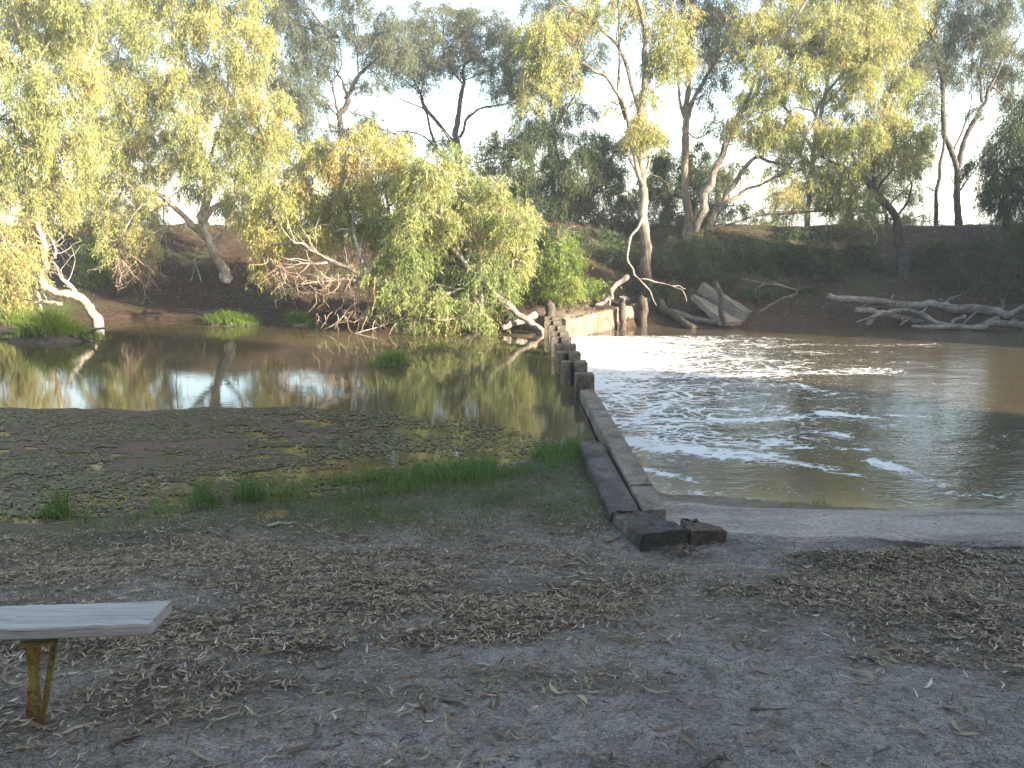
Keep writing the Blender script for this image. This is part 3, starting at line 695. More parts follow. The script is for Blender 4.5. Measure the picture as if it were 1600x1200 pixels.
tree('gum_tree', 'big spreading gum on the left bank with a forked white trunk and hanging twigs', 'tree', 28,
     [([(352, 440), (349, 432), (337, 402), (323, 373), (316, 352), (322, 310), (318, 250), (305, 190), (290, 110), (280, 40)], .30, .07),
      ([(322, 372), (300, 353), (278, 328), (258, 310), (225, 297), (195, 288)], .16, .07), ([(318, 350), (337, 322), (377, 310), (420, 303)], .14, .06),
      ([(258, 310), (245, 325), (232, 332)], .07, .03), ([(330, 385), (352, 360), (362, 330), (372, 280), (385, 220)], .10, .04),
      ([(322, 300), (330, 250), (350, 180), (360, 110)], .09, .03), ([(305, 190), (270, 170), (230, 150), (190, 130)], .07, .03),
      ([(320, 146), (303, 112), (278, 84), (255, 90)], .07, .03), ([(200, 290), (180, 260), (160, 230)], .06, .02),
      ([(325, 375), (306, 400), (298, 440), (275, 475)], .03, .012, 'dead_limb'), ([(303, 405), (315, 445), (318, 490)], .03, .012, 'dead_limb'), ([(255, 315), (258, 370), (268, 405)], .025, .01, 'dead_limb')],
     [(200, -20, 60, 40), (280, -35, 70, 40), (360, -20, 60, 40), (180, 60, 60, 50), (250, 40, 65, 50), (330, 45, 65, 50), (395, 60, 40, 50), (205, 135, 58, 50), (280, 125, 65, 52), (365, 125, 55, 55), (165, 215, 52, 48), (235, 210, 60, 45), (315, 200, 60, 48), (390, 215, 45, 52), (205, 270, 50, 36),
      (150, 300, 36, 34), (222, 340, 36, 32), (335, 262, 50, 30), (405, 270, 34, 42), (180, 340, 34, 28), (300, 290, 30, 22), (270, 250, 40, 30), (420, 160, 36, 40), (185, 375, 32, 26, -1.5), (225, 375, 26, 24, -1.5), (135, 340, 34, 26), (395, 330, 30, 26), (365, 300, 30, 20), (120, 290, 36, 30), (240, 300, 30, 22), (430, 215, 34, 34)],
     L_GOLD, M['bark_pale'], 2, .95, bare=[(205, 425, 26, 42, -1.5, 60), (188, 415, 14, 34, -1.5, 26), (228, 425, 14, 32, -1.5, 22)])
tree('gum_tree', 'orange-tinged gum whose pale bare limbs reach left over the water', 'tree', 24.2,
     [([(742, 514, -1.7), (700, 487, -1.8), (650, 465, -1.8), (604, 448, -1.8), (577, 440, -1.8), (545, 421, -1.8), (510, 404, -1.7), (485, 387, -1.6), (456, 382, -1.5)], .17, .04),
      ([(577, 438, -1.8), (570, 414, -1.7), (558, 392, -1.5), (552, 340, -.6), (545, 280), (540, 230)], .12, .03), ([(576, 442, -1.8), (535, 437, -1.9), (505, 440, -2), (468, 446, -2)], .07, .025),
      ([(512, 410, -1.7), (470, 412, -1.8), (438, 420, -1.8)], .05, .02), ([(650, 465, -1.8), (635, 400, -1), (622, 320), (615, 240)], .09, .03), ([(552, 340), (500, 300), (450, 290)], .05, .02),
      ([(604, 448, -1.8), (560, 470, -2), (530, 500, -2), (505, 515, -2)], .03, .012, 'dead_limb'), ([(640, 490, -1.9), (590, 510, -2.2), (545, 525, -2.4)], .03, .01, 'dead_limb'), ([(625, 505, -2), (600, 492, -2.1), (560, 498, -2.2)], .025, .01, 'dead_limb')],
     [(440, 300, 46, 42), (500, 262, 52, 44), (560, 240, 52, 44), (470, 345, 50, 36), (540, 312, 52, 42), (600, 290, 46, 44), (615, 228, 36, 36), (405, 345, 30, 36), (418, 415, 24, 24), (520, 365, 44, 18), (590, 350, 40, 30), (385, 330, 24, 22),
      (430, 375, 30, 25), (480, 310, 40, 30), (520, 345, 40, 26), (500, 230, 30, 24), (640, 270, 30, 40), (575, 205, 34, 24)],
     L_YEL, M['bark_pale'], 3, 1.0, bare=[(560, 465, 44, 36, -1.9, 30), (500, 452, 44, 30, -1.9, 24), (430, 440, 20, 34, -1.6, 20), (590, 505, 36, 20, -2.1, 30), (540, 500, 30, 22, -2, 20)])
tree('gum_tree', 'willowy light-green gum in the middle, leaves hanging to the still water', 'tree', 22.6,
     [([(846, 516, -.7), (822, 501, -.65), (795, 478, -.6), (760, 448, -.5), (722, 410, -.3), (700, 380, -.1), (688, 320), (692, 250)], .14, .05), ([(760, 448), (748, 400), (755, 340), (770, 290)], .10, .03),
      ([(752, 490, -.6), (748, 440, -.4), (742, 380)], .08, .03), ([(722, 410), (670, 400), (630, 390)], .07, .02), ([(795, 478), (800, 420), (806, 360)], .07, .03),
      ([(748, 465), (745, 452), (736, 442)], .05, .03)],
     [(680, 265, 46, 36), (725, 290, 52, 44), (780, 300, 40, 38), (665, 335, 52, 44), (740, 350, 54, 46), (803, 345, 34, 44), (695, 410, 52, 40), (640, 395, 44, 44, -.4, 1.1), (765, 420, 46, 40), (806, 410, 30, 36), (622, 450, 42, 34, -.6), (680, 470, 46, 30, -.8),
      (735, 470, 40, 30, -.6), (765, 505, 16, 16, -.8), (700, 505, 22, 16, -.9, .7), (655, 500, 26, 18, -.8, .8), (780, 455, 30, 26), (700, 235, 26, 22), (820, 385, 20, 22), (600, 415, 34, 34, -.2), (640, 300, 36, 40), (632, 360, 36, 36), (605, 350, 30, 30, .3), (655, 255, 30, 26), (830, 330, 18, 22), (720, 440, 40, 26)],
     L_GREEN, M['bark_pale'], 4, 1.05, bare=[(700, 500, 40, 22, -.8, 22), (640, 505, 30, 18, -.8, 18)])
tree('young_gum', 'small bright green sapling with hanging leaves beside the far end of the weir', 'tree', 24.6,
     [([(878, 485), (876, 440), (872, 390), (875, 360)], .05, .015)], [(876, 372, 26, 22), (862, 405, 28, 28), (890, 405, 24, 28), (872, 440, 34, 26), (898, 442, 18, 22), (850, 455, 22, 18), (835, 440, 16, 20), (880, 462, 24, 14)], L_BUSH, M['bark_brown'], 5, 1.0)

# --- the tall gums in the middle and on the right
tree('gum_tree', 'tall central gum with sunlit orange upper trunk and a dead branch hanging over the water', 'tree', 26.6,
     [([(1012, 462), (1010, 440), (1009, 390), (1006, 333), (1003, 290), (1002, 240), (1001, 200), (1004, 140), (1010, 83), (1007, 33), (990, -20), (980, -80)], .28, .06),
      ([(1003, 292), (996, 272), (987, 227), (978, 187), (970, 157), (947, 120), (913, 103), (880, 95), (840, 100)], .13, .04),
      ([(1000, 195), (996, 165), (977, 100), (960, 63), (933, 40), (883, 5), (860, -20)], .10, .03), ([(977, 187), (966, 145), (967, 80), (966, 0), (960, -50)], .06, .03),
      ([(1004, 150), (1013, 125), (1033, 67), (1047, 25), (1060, -30)], .08, .03), ([(996, 290), (1010, 262), (1016, 240)], .09, .05),
      ([(947, 120), (930, 90), (915, 60), (905, 50)], .03, .012), ([(996, 277), (975, 236), (960, 234)], .03, .012, 'dead_limb'),
      ([(1003, 340), (995, 357, -1), (985, 372, -2), (980, 405, -2.5), (990, 422, -2.6), (1000, 437, -2.7), (1012, 450, -2.8), (1020, 462, -2.9), (1025, 476, -3)], .042, .010, 'dead_limb'),
      ([(1000, 436, -2.7), (1025, 439, -2.8), (1050, 446, -2.9), (1065, 456, -3), (1074, 470, -3)], .024, .007, 'dead_limb'), ([(1050, 446, -2.9), (1062, 446, -2.9), (1072, 452, -2.9)], .02, .008, 'dead_limb')],
     [(1010, 150, 22, 22), (1000, 188, 30, 24), (1016, 208, 24, 18), (1050, 75, 36, 26), (1030, 98, 30, 24), (1065, 92, 26, 22), (988, 212, 20, 16), (935, 15, 36, 22, None, .6), (1000, 25, 34, 30, None, .6), (1055, 22, 36, 28, None, .7),
      (832, 100, 34, 28, None, .8), (868, 90, 34, 20, None, .8), (852, 45, 38, 34, None, .7), (890, 128, 30, 16, None, .7), (838, 145, 26, 20, None, .6), (885, 25, 40, 26, None, .6), (955, 160, 20, 14, None, .4), (820, 60, 25, 30, None, .6), (960, -20, 60, 30, None, .7)],
     L_GOLD, M['bark_grey'], 6, 1.15)
tree('gum_tree', 'straight pale-trunked gum right behind the tall central gum', 'tree', 31,
     [([(1073, 380), (1072, 300), (1071, 230), (1070, 185), (1073, 150), (1075, 110), (1070, 50), (1072, -20)], .24, .06), ([(1071, 190), (1062, 160), (1060, 120), (1045, 80)], .09, .03),
      ([(1074, 185), (1087, 150), (1107, 113), (1123, 90), (1147, 60), (1165, 20)], .12, .04), ([(1073, 205), (1090, 215), (1120, 200), (1130, 192)], .04, .015)],
     [(1090, -50, 70, 36, None, .7), (1085, 35, 44, 32, None, .6), (1125, 25, 46, 34, None, .7), (1140, 70, 36, 26, None, .6), (1108, 122, 34, 22, None, .5), (1045, 50, 30, 26, None, .5), (1120, 195, 26, 18, None, .5), (1095, 155, 24, 18, None, .5), (1060, 0, 60, 26, None, .7), (1150, 110, 26, 22, None, .5)],
     L_GREY, M['bark_brown'], 7, 1.1)
tree('gum_tree', 'several-stemmed gum with long trunks leaning right above the broken slabs', 'tree', 28.5,
     [([(1088, 385), (1092, 350), (1100, 307), (1117, 267), (1133, 227), (1157, 177), (1177, 147), (1197, 113), (1228, 60), (1258, 5), (1275, -50)], .22, .06),
      ([(1105, 360), (1120, 333), (1140, 300), (1160, 267), (1182, 246), (1202, 250), (1240, 265)], .15, .05), ([(1120, 335), (1133, 318), (1167, 297), (1202, 281), (1250, 262), (1285, 240)], .10, .04),
      ([(1100, 362), (1147, 350), (1182, 337), (1240, 333), (1290, 330), (1330, 322)], .08, .025), ([(1210, 92), (1250, 70), (1290, 35), (1310, -10)], .06, .02),
      ([(1157, 177), (1180, 120), (1185, 60), (1200, 0)], .06, .02), ([(1285, 240), (1275, 185), (1285, 155), (1307, 127), (1337, 83), (1350, 50), (1365, 25)], .08, .025), ([(1273, 180), (1262, 150), (1235, 135), (1210, 128)], .04, .012), ([(1240, 333), (1215, 345), (1180, 352)], .03, .01)],
     [(1200, -40, 60, 34), (1390, -30, 70, 34), (1225, 140, 40, 26), (1270, 75, 40, 30), (1340, 65, 40, 30), (1345, 130, 34, 26, None, .8), (1290, 200, 26, 20), (1265, 285, 30, 22), (1225, 300, 30, 20, None, .8), (1180, 35, 50, 34, None, .75), (1240, 45, 50, 36, None, .75), (1300, 35, 52, 34, None, .8), (1360, 35, 50, 34, None, .8), (1415, 25, 40, 30, None, .7), (1192, 95, 38, 28, None, .7), (1250, 105, 34, 28, None, .7), (1318, 95, 38, 28, None, .7), (1385, 75, 36, 26, None, .8),
      (1180, 188, 42, 24), (1212, 208, 38, 24), (1232, 178, 26, 20), (1258, 220, 30, 20), (1170, 150, 25, 20, None, .6), (1300, -20, 80, 30), (1215, 265, 26, 18, None, .7), (1290, 140, 26, 18, None, .6), (1150, 260, 20, 20, None, .6), (1240, 245, 26, 18)],
     L_GOLD, M['bark_grey'], 8, 1.15)
tree('gum_tree', 'dark crooked trunk carrying bright yellow-green leaf masses above the fallen logs', 'tree', 28,
     [([(1412, 395), (1404, 363), (1397, 332), (1367, 302), (1347, 277), (1327, 267), (1297, 250)], .22, .07), ([(1367, 302), (1362, 260), (1370, 215), (1385, 170), (1395, 120)], .12, .03), ([(1347, 277), (1330, 240), (1325, 200)], .07, .03),
      ([(1399, 340), (1420, 312), (1426, 290), (1420, 275)], .06, .02), ([(1367, 300), (1390, 270), (1420, 240), (1440, 220)], .07, .02), ([(1340, 330, -1), (1370, 365, -1.2), (1366, 385, -1.2)], .02, .008, 'dead_limb')],
     [(1380, 190, 46, 30), (1340, 208, 44, 30), (1402, 228, 44, 30), (1432, 205, 30, 26), (1352, 112, 32, 20), (1405, 112, 34, 26), (1312, 288, 30, 26), (1340, 308, 34, 24), (1368, 322, 26, 20), (1292, 315, 22, 24), (1360, 250, 40, 22), (1440, 235, 22, 22), (1285, 270, 30, 22), (1420, 260, 24, 18), (1325, 255, 26, 18), (1395, 150, 24, 18, None, .7)],
     L_GOLD, M['bark_dark'], 9, 1.2)
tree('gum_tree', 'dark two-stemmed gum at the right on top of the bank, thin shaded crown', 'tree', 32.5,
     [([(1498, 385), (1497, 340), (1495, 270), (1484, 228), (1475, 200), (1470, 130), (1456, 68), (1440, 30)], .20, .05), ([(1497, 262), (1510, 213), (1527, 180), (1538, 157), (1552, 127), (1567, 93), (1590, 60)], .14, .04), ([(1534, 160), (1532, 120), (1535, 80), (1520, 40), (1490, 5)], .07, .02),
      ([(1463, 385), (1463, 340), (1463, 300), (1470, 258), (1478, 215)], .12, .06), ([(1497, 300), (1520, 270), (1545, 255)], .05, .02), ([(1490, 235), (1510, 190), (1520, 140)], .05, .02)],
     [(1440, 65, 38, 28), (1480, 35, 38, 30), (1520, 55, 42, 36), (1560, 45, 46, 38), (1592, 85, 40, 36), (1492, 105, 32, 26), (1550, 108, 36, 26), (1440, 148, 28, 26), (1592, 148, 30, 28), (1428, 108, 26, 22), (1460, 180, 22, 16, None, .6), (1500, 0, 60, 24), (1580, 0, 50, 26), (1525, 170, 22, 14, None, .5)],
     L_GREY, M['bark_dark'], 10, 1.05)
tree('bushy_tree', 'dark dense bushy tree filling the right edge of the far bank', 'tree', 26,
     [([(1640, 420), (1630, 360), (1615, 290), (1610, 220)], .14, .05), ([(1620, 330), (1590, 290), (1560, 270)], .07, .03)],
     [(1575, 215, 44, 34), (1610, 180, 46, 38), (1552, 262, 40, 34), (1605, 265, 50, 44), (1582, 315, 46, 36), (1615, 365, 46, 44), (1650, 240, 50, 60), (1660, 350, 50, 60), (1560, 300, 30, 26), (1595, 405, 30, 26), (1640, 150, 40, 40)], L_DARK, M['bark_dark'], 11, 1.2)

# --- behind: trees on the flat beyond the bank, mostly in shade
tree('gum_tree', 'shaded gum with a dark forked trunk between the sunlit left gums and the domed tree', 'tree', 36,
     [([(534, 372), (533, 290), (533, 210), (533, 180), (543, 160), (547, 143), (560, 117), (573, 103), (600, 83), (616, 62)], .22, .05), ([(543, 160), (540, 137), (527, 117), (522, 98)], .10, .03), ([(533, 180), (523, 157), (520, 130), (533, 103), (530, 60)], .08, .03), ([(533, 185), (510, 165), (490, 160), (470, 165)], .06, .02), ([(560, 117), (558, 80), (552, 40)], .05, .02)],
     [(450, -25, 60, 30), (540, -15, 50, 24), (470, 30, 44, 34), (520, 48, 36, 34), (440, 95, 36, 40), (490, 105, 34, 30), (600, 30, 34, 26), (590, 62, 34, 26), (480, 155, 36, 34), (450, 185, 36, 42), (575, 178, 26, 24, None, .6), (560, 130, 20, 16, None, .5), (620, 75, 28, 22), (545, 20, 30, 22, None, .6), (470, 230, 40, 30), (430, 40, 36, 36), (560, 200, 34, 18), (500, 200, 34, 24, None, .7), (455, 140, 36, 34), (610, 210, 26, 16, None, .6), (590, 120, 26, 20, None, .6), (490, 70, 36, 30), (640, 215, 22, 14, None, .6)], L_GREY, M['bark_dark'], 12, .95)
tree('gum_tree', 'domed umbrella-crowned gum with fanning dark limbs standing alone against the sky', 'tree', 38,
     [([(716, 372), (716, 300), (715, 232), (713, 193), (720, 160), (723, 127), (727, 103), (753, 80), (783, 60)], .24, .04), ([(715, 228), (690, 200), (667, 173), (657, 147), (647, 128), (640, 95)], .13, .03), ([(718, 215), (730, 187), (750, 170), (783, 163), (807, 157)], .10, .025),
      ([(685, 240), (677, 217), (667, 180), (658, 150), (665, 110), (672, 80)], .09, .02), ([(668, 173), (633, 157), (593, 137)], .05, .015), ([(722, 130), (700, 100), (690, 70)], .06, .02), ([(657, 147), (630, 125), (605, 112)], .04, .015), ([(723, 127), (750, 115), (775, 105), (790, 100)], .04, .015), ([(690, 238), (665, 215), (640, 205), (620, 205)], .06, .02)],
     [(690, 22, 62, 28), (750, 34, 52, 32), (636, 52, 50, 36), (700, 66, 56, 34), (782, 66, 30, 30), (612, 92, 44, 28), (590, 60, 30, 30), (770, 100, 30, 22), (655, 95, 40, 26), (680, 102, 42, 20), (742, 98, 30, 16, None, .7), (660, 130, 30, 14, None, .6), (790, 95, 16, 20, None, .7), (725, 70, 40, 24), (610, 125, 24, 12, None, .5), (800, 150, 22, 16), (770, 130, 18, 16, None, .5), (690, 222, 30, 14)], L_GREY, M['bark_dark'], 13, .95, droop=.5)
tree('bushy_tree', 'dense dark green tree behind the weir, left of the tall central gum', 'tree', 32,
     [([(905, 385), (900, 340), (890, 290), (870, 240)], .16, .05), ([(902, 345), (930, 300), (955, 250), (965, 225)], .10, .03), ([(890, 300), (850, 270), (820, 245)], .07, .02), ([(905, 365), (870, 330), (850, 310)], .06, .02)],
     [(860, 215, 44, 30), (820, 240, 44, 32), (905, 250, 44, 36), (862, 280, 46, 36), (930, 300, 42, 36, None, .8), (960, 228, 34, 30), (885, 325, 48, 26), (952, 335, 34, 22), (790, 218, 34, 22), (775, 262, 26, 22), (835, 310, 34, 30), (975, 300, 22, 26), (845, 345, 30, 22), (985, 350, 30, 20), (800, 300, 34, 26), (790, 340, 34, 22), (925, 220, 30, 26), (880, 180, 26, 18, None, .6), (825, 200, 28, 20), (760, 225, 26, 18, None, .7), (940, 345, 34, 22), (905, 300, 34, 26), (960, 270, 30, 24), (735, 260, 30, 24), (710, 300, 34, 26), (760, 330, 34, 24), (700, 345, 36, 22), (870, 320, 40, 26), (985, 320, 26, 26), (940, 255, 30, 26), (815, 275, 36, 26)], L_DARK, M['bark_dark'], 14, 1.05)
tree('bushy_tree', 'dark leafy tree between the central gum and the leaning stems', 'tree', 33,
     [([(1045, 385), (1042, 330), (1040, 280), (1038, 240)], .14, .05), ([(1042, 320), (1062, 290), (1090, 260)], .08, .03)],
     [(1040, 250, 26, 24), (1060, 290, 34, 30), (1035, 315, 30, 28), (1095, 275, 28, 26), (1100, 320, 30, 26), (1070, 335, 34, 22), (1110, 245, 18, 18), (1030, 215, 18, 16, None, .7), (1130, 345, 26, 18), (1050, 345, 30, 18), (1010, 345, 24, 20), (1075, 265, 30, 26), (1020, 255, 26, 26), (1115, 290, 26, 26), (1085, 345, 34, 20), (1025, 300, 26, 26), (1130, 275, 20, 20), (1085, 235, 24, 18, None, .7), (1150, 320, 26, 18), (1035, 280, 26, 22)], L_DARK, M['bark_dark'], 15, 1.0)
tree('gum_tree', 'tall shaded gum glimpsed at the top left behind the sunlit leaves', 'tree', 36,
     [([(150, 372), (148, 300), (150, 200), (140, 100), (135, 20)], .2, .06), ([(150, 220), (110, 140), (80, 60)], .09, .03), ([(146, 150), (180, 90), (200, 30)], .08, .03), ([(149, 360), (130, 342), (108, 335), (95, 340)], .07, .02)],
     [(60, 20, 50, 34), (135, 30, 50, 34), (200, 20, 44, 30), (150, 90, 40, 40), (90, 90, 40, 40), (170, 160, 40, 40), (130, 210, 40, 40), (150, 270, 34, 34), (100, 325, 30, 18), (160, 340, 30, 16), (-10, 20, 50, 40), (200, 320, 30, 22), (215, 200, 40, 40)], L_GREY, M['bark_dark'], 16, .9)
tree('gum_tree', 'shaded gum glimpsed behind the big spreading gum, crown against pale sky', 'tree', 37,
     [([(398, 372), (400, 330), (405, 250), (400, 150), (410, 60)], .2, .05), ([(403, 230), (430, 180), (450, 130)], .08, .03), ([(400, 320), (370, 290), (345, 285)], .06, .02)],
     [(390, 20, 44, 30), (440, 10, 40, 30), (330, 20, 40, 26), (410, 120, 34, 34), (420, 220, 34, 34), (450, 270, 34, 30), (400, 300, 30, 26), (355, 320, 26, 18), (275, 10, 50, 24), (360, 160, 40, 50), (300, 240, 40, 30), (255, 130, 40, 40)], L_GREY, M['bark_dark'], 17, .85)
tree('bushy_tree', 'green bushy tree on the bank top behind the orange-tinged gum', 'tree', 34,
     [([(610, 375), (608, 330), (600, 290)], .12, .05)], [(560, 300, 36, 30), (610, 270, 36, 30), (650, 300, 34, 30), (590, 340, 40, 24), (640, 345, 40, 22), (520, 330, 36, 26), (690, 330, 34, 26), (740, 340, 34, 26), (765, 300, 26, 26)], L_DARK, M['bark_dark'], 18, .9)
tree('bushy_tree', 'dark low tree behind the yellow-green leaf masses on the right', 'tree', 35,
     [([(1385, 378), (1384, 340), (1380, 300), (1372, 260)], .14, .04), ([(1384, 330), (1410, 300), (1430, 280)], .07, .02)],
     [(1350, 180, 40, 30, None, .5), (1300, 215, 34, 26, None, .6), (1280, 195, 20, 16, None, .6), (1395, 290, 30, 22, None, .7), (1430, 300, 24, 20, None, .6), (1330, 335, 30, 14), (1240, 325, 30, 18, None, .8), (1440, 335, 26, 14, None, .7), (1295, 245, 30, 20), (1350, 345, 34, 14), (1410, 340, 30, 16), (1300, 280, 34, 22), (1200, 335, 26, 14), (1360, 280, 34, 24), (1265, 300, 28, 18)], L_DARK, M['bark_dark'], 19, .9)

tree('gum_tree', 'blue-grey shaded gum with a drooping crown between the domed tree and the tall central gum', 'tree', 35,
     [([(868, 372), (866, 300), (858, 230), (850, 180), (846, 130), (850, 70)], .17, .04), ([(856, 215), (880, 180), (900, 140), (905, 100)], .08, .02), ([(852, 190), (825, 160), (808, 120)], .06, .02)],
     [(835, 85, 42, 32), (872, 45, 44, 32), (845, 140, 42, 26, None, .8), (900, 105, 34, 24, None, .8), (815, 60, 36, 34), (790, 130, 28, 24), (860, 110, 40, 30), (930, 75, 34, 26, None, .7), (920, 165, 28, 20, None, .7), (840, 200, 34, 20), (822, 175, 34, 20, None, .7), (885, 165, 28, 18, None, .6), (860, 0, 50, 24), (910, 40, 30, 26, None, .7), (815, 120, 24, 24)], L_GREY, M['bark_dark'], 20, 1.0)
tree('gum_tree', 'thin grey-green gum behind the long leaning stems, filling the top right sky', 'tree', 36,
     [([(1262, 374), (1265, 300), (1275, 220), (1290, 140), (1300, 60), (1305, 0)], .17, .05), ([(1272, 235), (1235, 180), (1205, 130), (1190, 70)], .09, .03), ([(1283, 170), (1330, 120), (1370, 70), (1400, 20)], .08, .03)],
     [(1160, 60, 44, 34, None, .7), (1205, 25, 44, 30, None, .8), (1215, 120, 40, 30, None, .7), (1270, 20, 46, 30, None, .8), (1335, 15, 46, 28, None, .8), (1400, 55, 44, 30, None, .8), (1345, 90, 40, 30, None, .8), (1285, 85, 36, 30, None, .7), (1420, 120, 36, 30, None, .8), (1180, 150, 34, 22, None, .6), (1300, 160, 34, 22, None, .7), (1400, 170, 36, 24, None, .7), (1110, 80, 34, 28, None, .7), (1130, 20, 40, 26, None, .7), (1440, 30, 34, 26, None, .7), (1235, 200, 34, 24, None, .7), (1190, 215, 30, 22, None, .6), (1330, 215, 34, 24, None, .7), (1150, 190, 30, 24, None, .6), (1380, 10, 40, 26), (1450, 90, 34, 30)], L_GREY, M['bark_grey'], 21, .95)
# --- shrubs on the dark bank and beyond it
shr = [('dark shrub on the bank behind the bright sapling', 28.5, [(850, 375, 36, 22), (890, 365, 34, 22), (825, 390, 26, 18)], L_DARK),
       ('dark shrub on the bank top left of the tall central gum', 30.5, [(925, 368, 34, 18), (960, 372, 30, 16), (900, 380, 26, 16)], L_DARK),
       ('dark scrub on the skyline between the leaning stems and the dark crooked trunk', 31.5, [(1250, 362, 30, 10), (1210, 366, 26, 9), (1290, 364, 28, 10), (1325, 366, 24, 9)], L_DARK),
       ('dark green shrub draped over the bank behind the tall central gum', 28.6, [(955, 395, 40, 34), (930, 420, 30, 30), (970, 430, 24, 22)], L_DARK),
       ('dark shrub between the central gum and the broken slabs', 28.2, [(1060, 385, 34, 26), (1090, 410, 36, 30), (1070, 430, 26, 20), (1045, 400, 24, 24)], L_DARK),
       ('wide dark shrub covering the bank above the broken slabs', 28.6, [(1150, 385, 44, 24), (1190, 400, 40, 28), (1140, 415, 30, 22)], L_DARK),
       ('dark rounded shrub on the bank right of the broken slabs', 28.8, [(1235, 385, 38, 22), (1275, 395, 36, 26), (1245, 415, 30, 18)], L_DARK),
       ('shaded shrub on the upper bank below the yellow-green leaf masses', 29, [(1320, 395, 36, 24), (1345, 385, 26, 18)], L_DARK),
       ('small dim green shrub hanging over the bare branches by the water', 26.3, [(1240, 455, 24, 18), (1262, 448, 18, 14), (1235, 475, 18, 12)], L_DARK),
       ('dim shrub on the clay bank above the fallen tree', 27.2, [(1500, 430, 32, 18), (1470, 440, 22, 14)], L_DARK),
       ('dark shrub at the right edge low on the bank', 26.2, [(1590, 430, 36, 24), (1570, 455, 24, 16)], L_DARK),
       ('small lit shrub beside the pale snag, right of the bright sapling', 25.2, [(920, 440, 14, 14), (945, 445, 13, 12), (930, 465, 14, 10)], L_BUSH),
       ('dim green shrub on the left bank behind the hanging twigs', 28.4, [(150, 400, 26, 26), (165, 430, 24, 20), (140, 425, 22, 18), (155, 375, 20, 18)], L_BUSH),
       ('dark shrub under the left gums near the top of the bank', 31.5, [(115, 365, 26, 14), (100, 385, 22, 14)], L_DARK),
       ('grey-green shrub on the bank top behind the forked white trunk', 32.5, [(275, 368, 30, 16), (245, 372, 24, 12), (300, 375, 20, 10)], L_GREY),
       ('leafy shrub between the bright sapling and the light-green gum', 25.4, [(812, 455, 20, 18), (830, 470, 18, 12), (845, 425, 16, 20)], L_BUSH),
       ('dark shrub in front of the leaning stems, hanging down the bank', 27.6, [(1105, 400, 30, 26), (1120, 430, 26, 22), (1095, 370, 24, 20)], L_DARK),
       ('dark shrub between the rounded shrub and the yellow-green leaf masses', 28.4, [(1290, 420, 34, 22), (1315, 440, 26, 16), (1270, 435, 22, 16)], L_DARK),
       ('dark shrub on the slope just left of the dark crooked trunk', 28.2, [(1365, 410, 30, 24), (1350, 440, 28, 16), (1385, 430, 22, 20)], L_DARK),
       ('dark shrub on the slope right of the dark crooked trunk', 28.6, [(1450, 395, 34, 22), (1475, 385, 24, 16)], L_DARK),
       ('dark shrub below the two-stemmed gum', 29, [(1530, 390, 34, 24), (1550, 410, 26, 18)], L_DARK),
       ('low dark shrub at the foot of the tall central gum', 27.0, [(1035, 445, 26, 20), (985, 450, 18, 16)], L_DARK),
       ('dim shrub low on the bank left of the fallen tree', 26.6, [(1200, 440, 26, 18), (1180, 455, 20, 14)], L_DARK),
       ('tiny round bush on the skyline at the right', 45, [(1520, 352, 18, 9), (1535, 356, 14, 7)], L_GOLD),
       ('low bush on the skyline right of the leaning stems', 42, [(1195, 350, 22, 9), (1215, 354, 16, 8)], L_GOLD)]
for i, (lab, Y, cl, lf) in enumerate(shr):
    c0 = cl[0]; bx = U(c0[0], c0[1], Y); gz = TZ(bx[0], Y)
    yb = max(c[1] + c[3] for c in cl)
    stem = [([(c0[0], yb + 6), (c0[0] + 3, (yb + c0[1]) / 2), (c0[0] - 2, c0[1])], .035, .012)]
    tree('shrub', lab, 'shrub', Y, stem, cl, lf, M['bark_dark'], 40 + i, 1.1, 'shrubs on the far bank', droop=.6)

# --- trees outside the picture on the right that keep the near bank and the dark bank in shade
def shade_tree(loc, clumps, lean, label, group, seed, leaf=L_GREEN, bark=None):
    x, y = loc; z = TZ(x, y)
    tp = np.array([x + lean[0], y + lean[1], z + lean[2]])
    limbs = [([(x, y, z), (x + lean[0] * .25, y + lean[1] * .25, z + lean[2] * .5), tuple(tp)], .28, .08)]
    for c in clumps[:4]: limbs.append(([tuple(np.array([x, y, z]) * .4 + tp * .6), tuple((tp + np.array(c[:3])) / 2), tuple(c[:3])], .10, .03))
    return tree('gum_tree', label, 'tree', 1, limbs, clumps, leaf, bark or M['bark_brown'], seed, .30, group, px=False, lsize=2.6)
def crown_world(cx, cy, z0, z1, r, n, rng):
    out = []
    for _ in range(n):
        a = rng.uniform(0, 6.28); q = r * math.sqrt(rng.uniform(0, 1)) * .75
        out.append((cx + q * math.cos(a), cy + q * math.sin(a), rng.uniform(z0 + .8, z1 - .8), r * .42, r * .42, r * .34, 1.0))
    return out
rg = np.random.default_rng(5)
NG = 'tall gums on the near bank outside the picture'
near_trees = [((-3.5, -11), .6, 9.5, 3.4), ((3.5, -11.5), .6, 9.5, 3.4), ((-11, -8), .6, 10, 3.6), ((8.5, -10.5), .6, 9.5, 3.2), ((13.0, 7.0), -.4, 4.9, 2.9), ((12.7, 3.6), 0, 7.0, 3.0), ((12.3, -.3), .2, 7.5, 3.0), ((12.6, -4.2), .4, 8.0, 3.0), ((13.2, -8.2), .5, 8.5, 3.2), ((14.5, -12.5), .6, 9, 3.4), ((18, 3.4), .2, 7.2, 3.0), ((18, -1), .5, 9.0, 3.4), ((18.8, -6), .6, 10, 3.6), ((20, -11.5), .8, 11, 4.0), ((25.5, -3), .8, 12, 4.2)]
proto = shade_tree((0, -40), crown_world(0, -40, 1.2, 8.6, 3.4, 26, rg), (.2, .1, 5.5), 'tall leafy gum on the near bank outside the picture, shading the foreground', NG, 70)
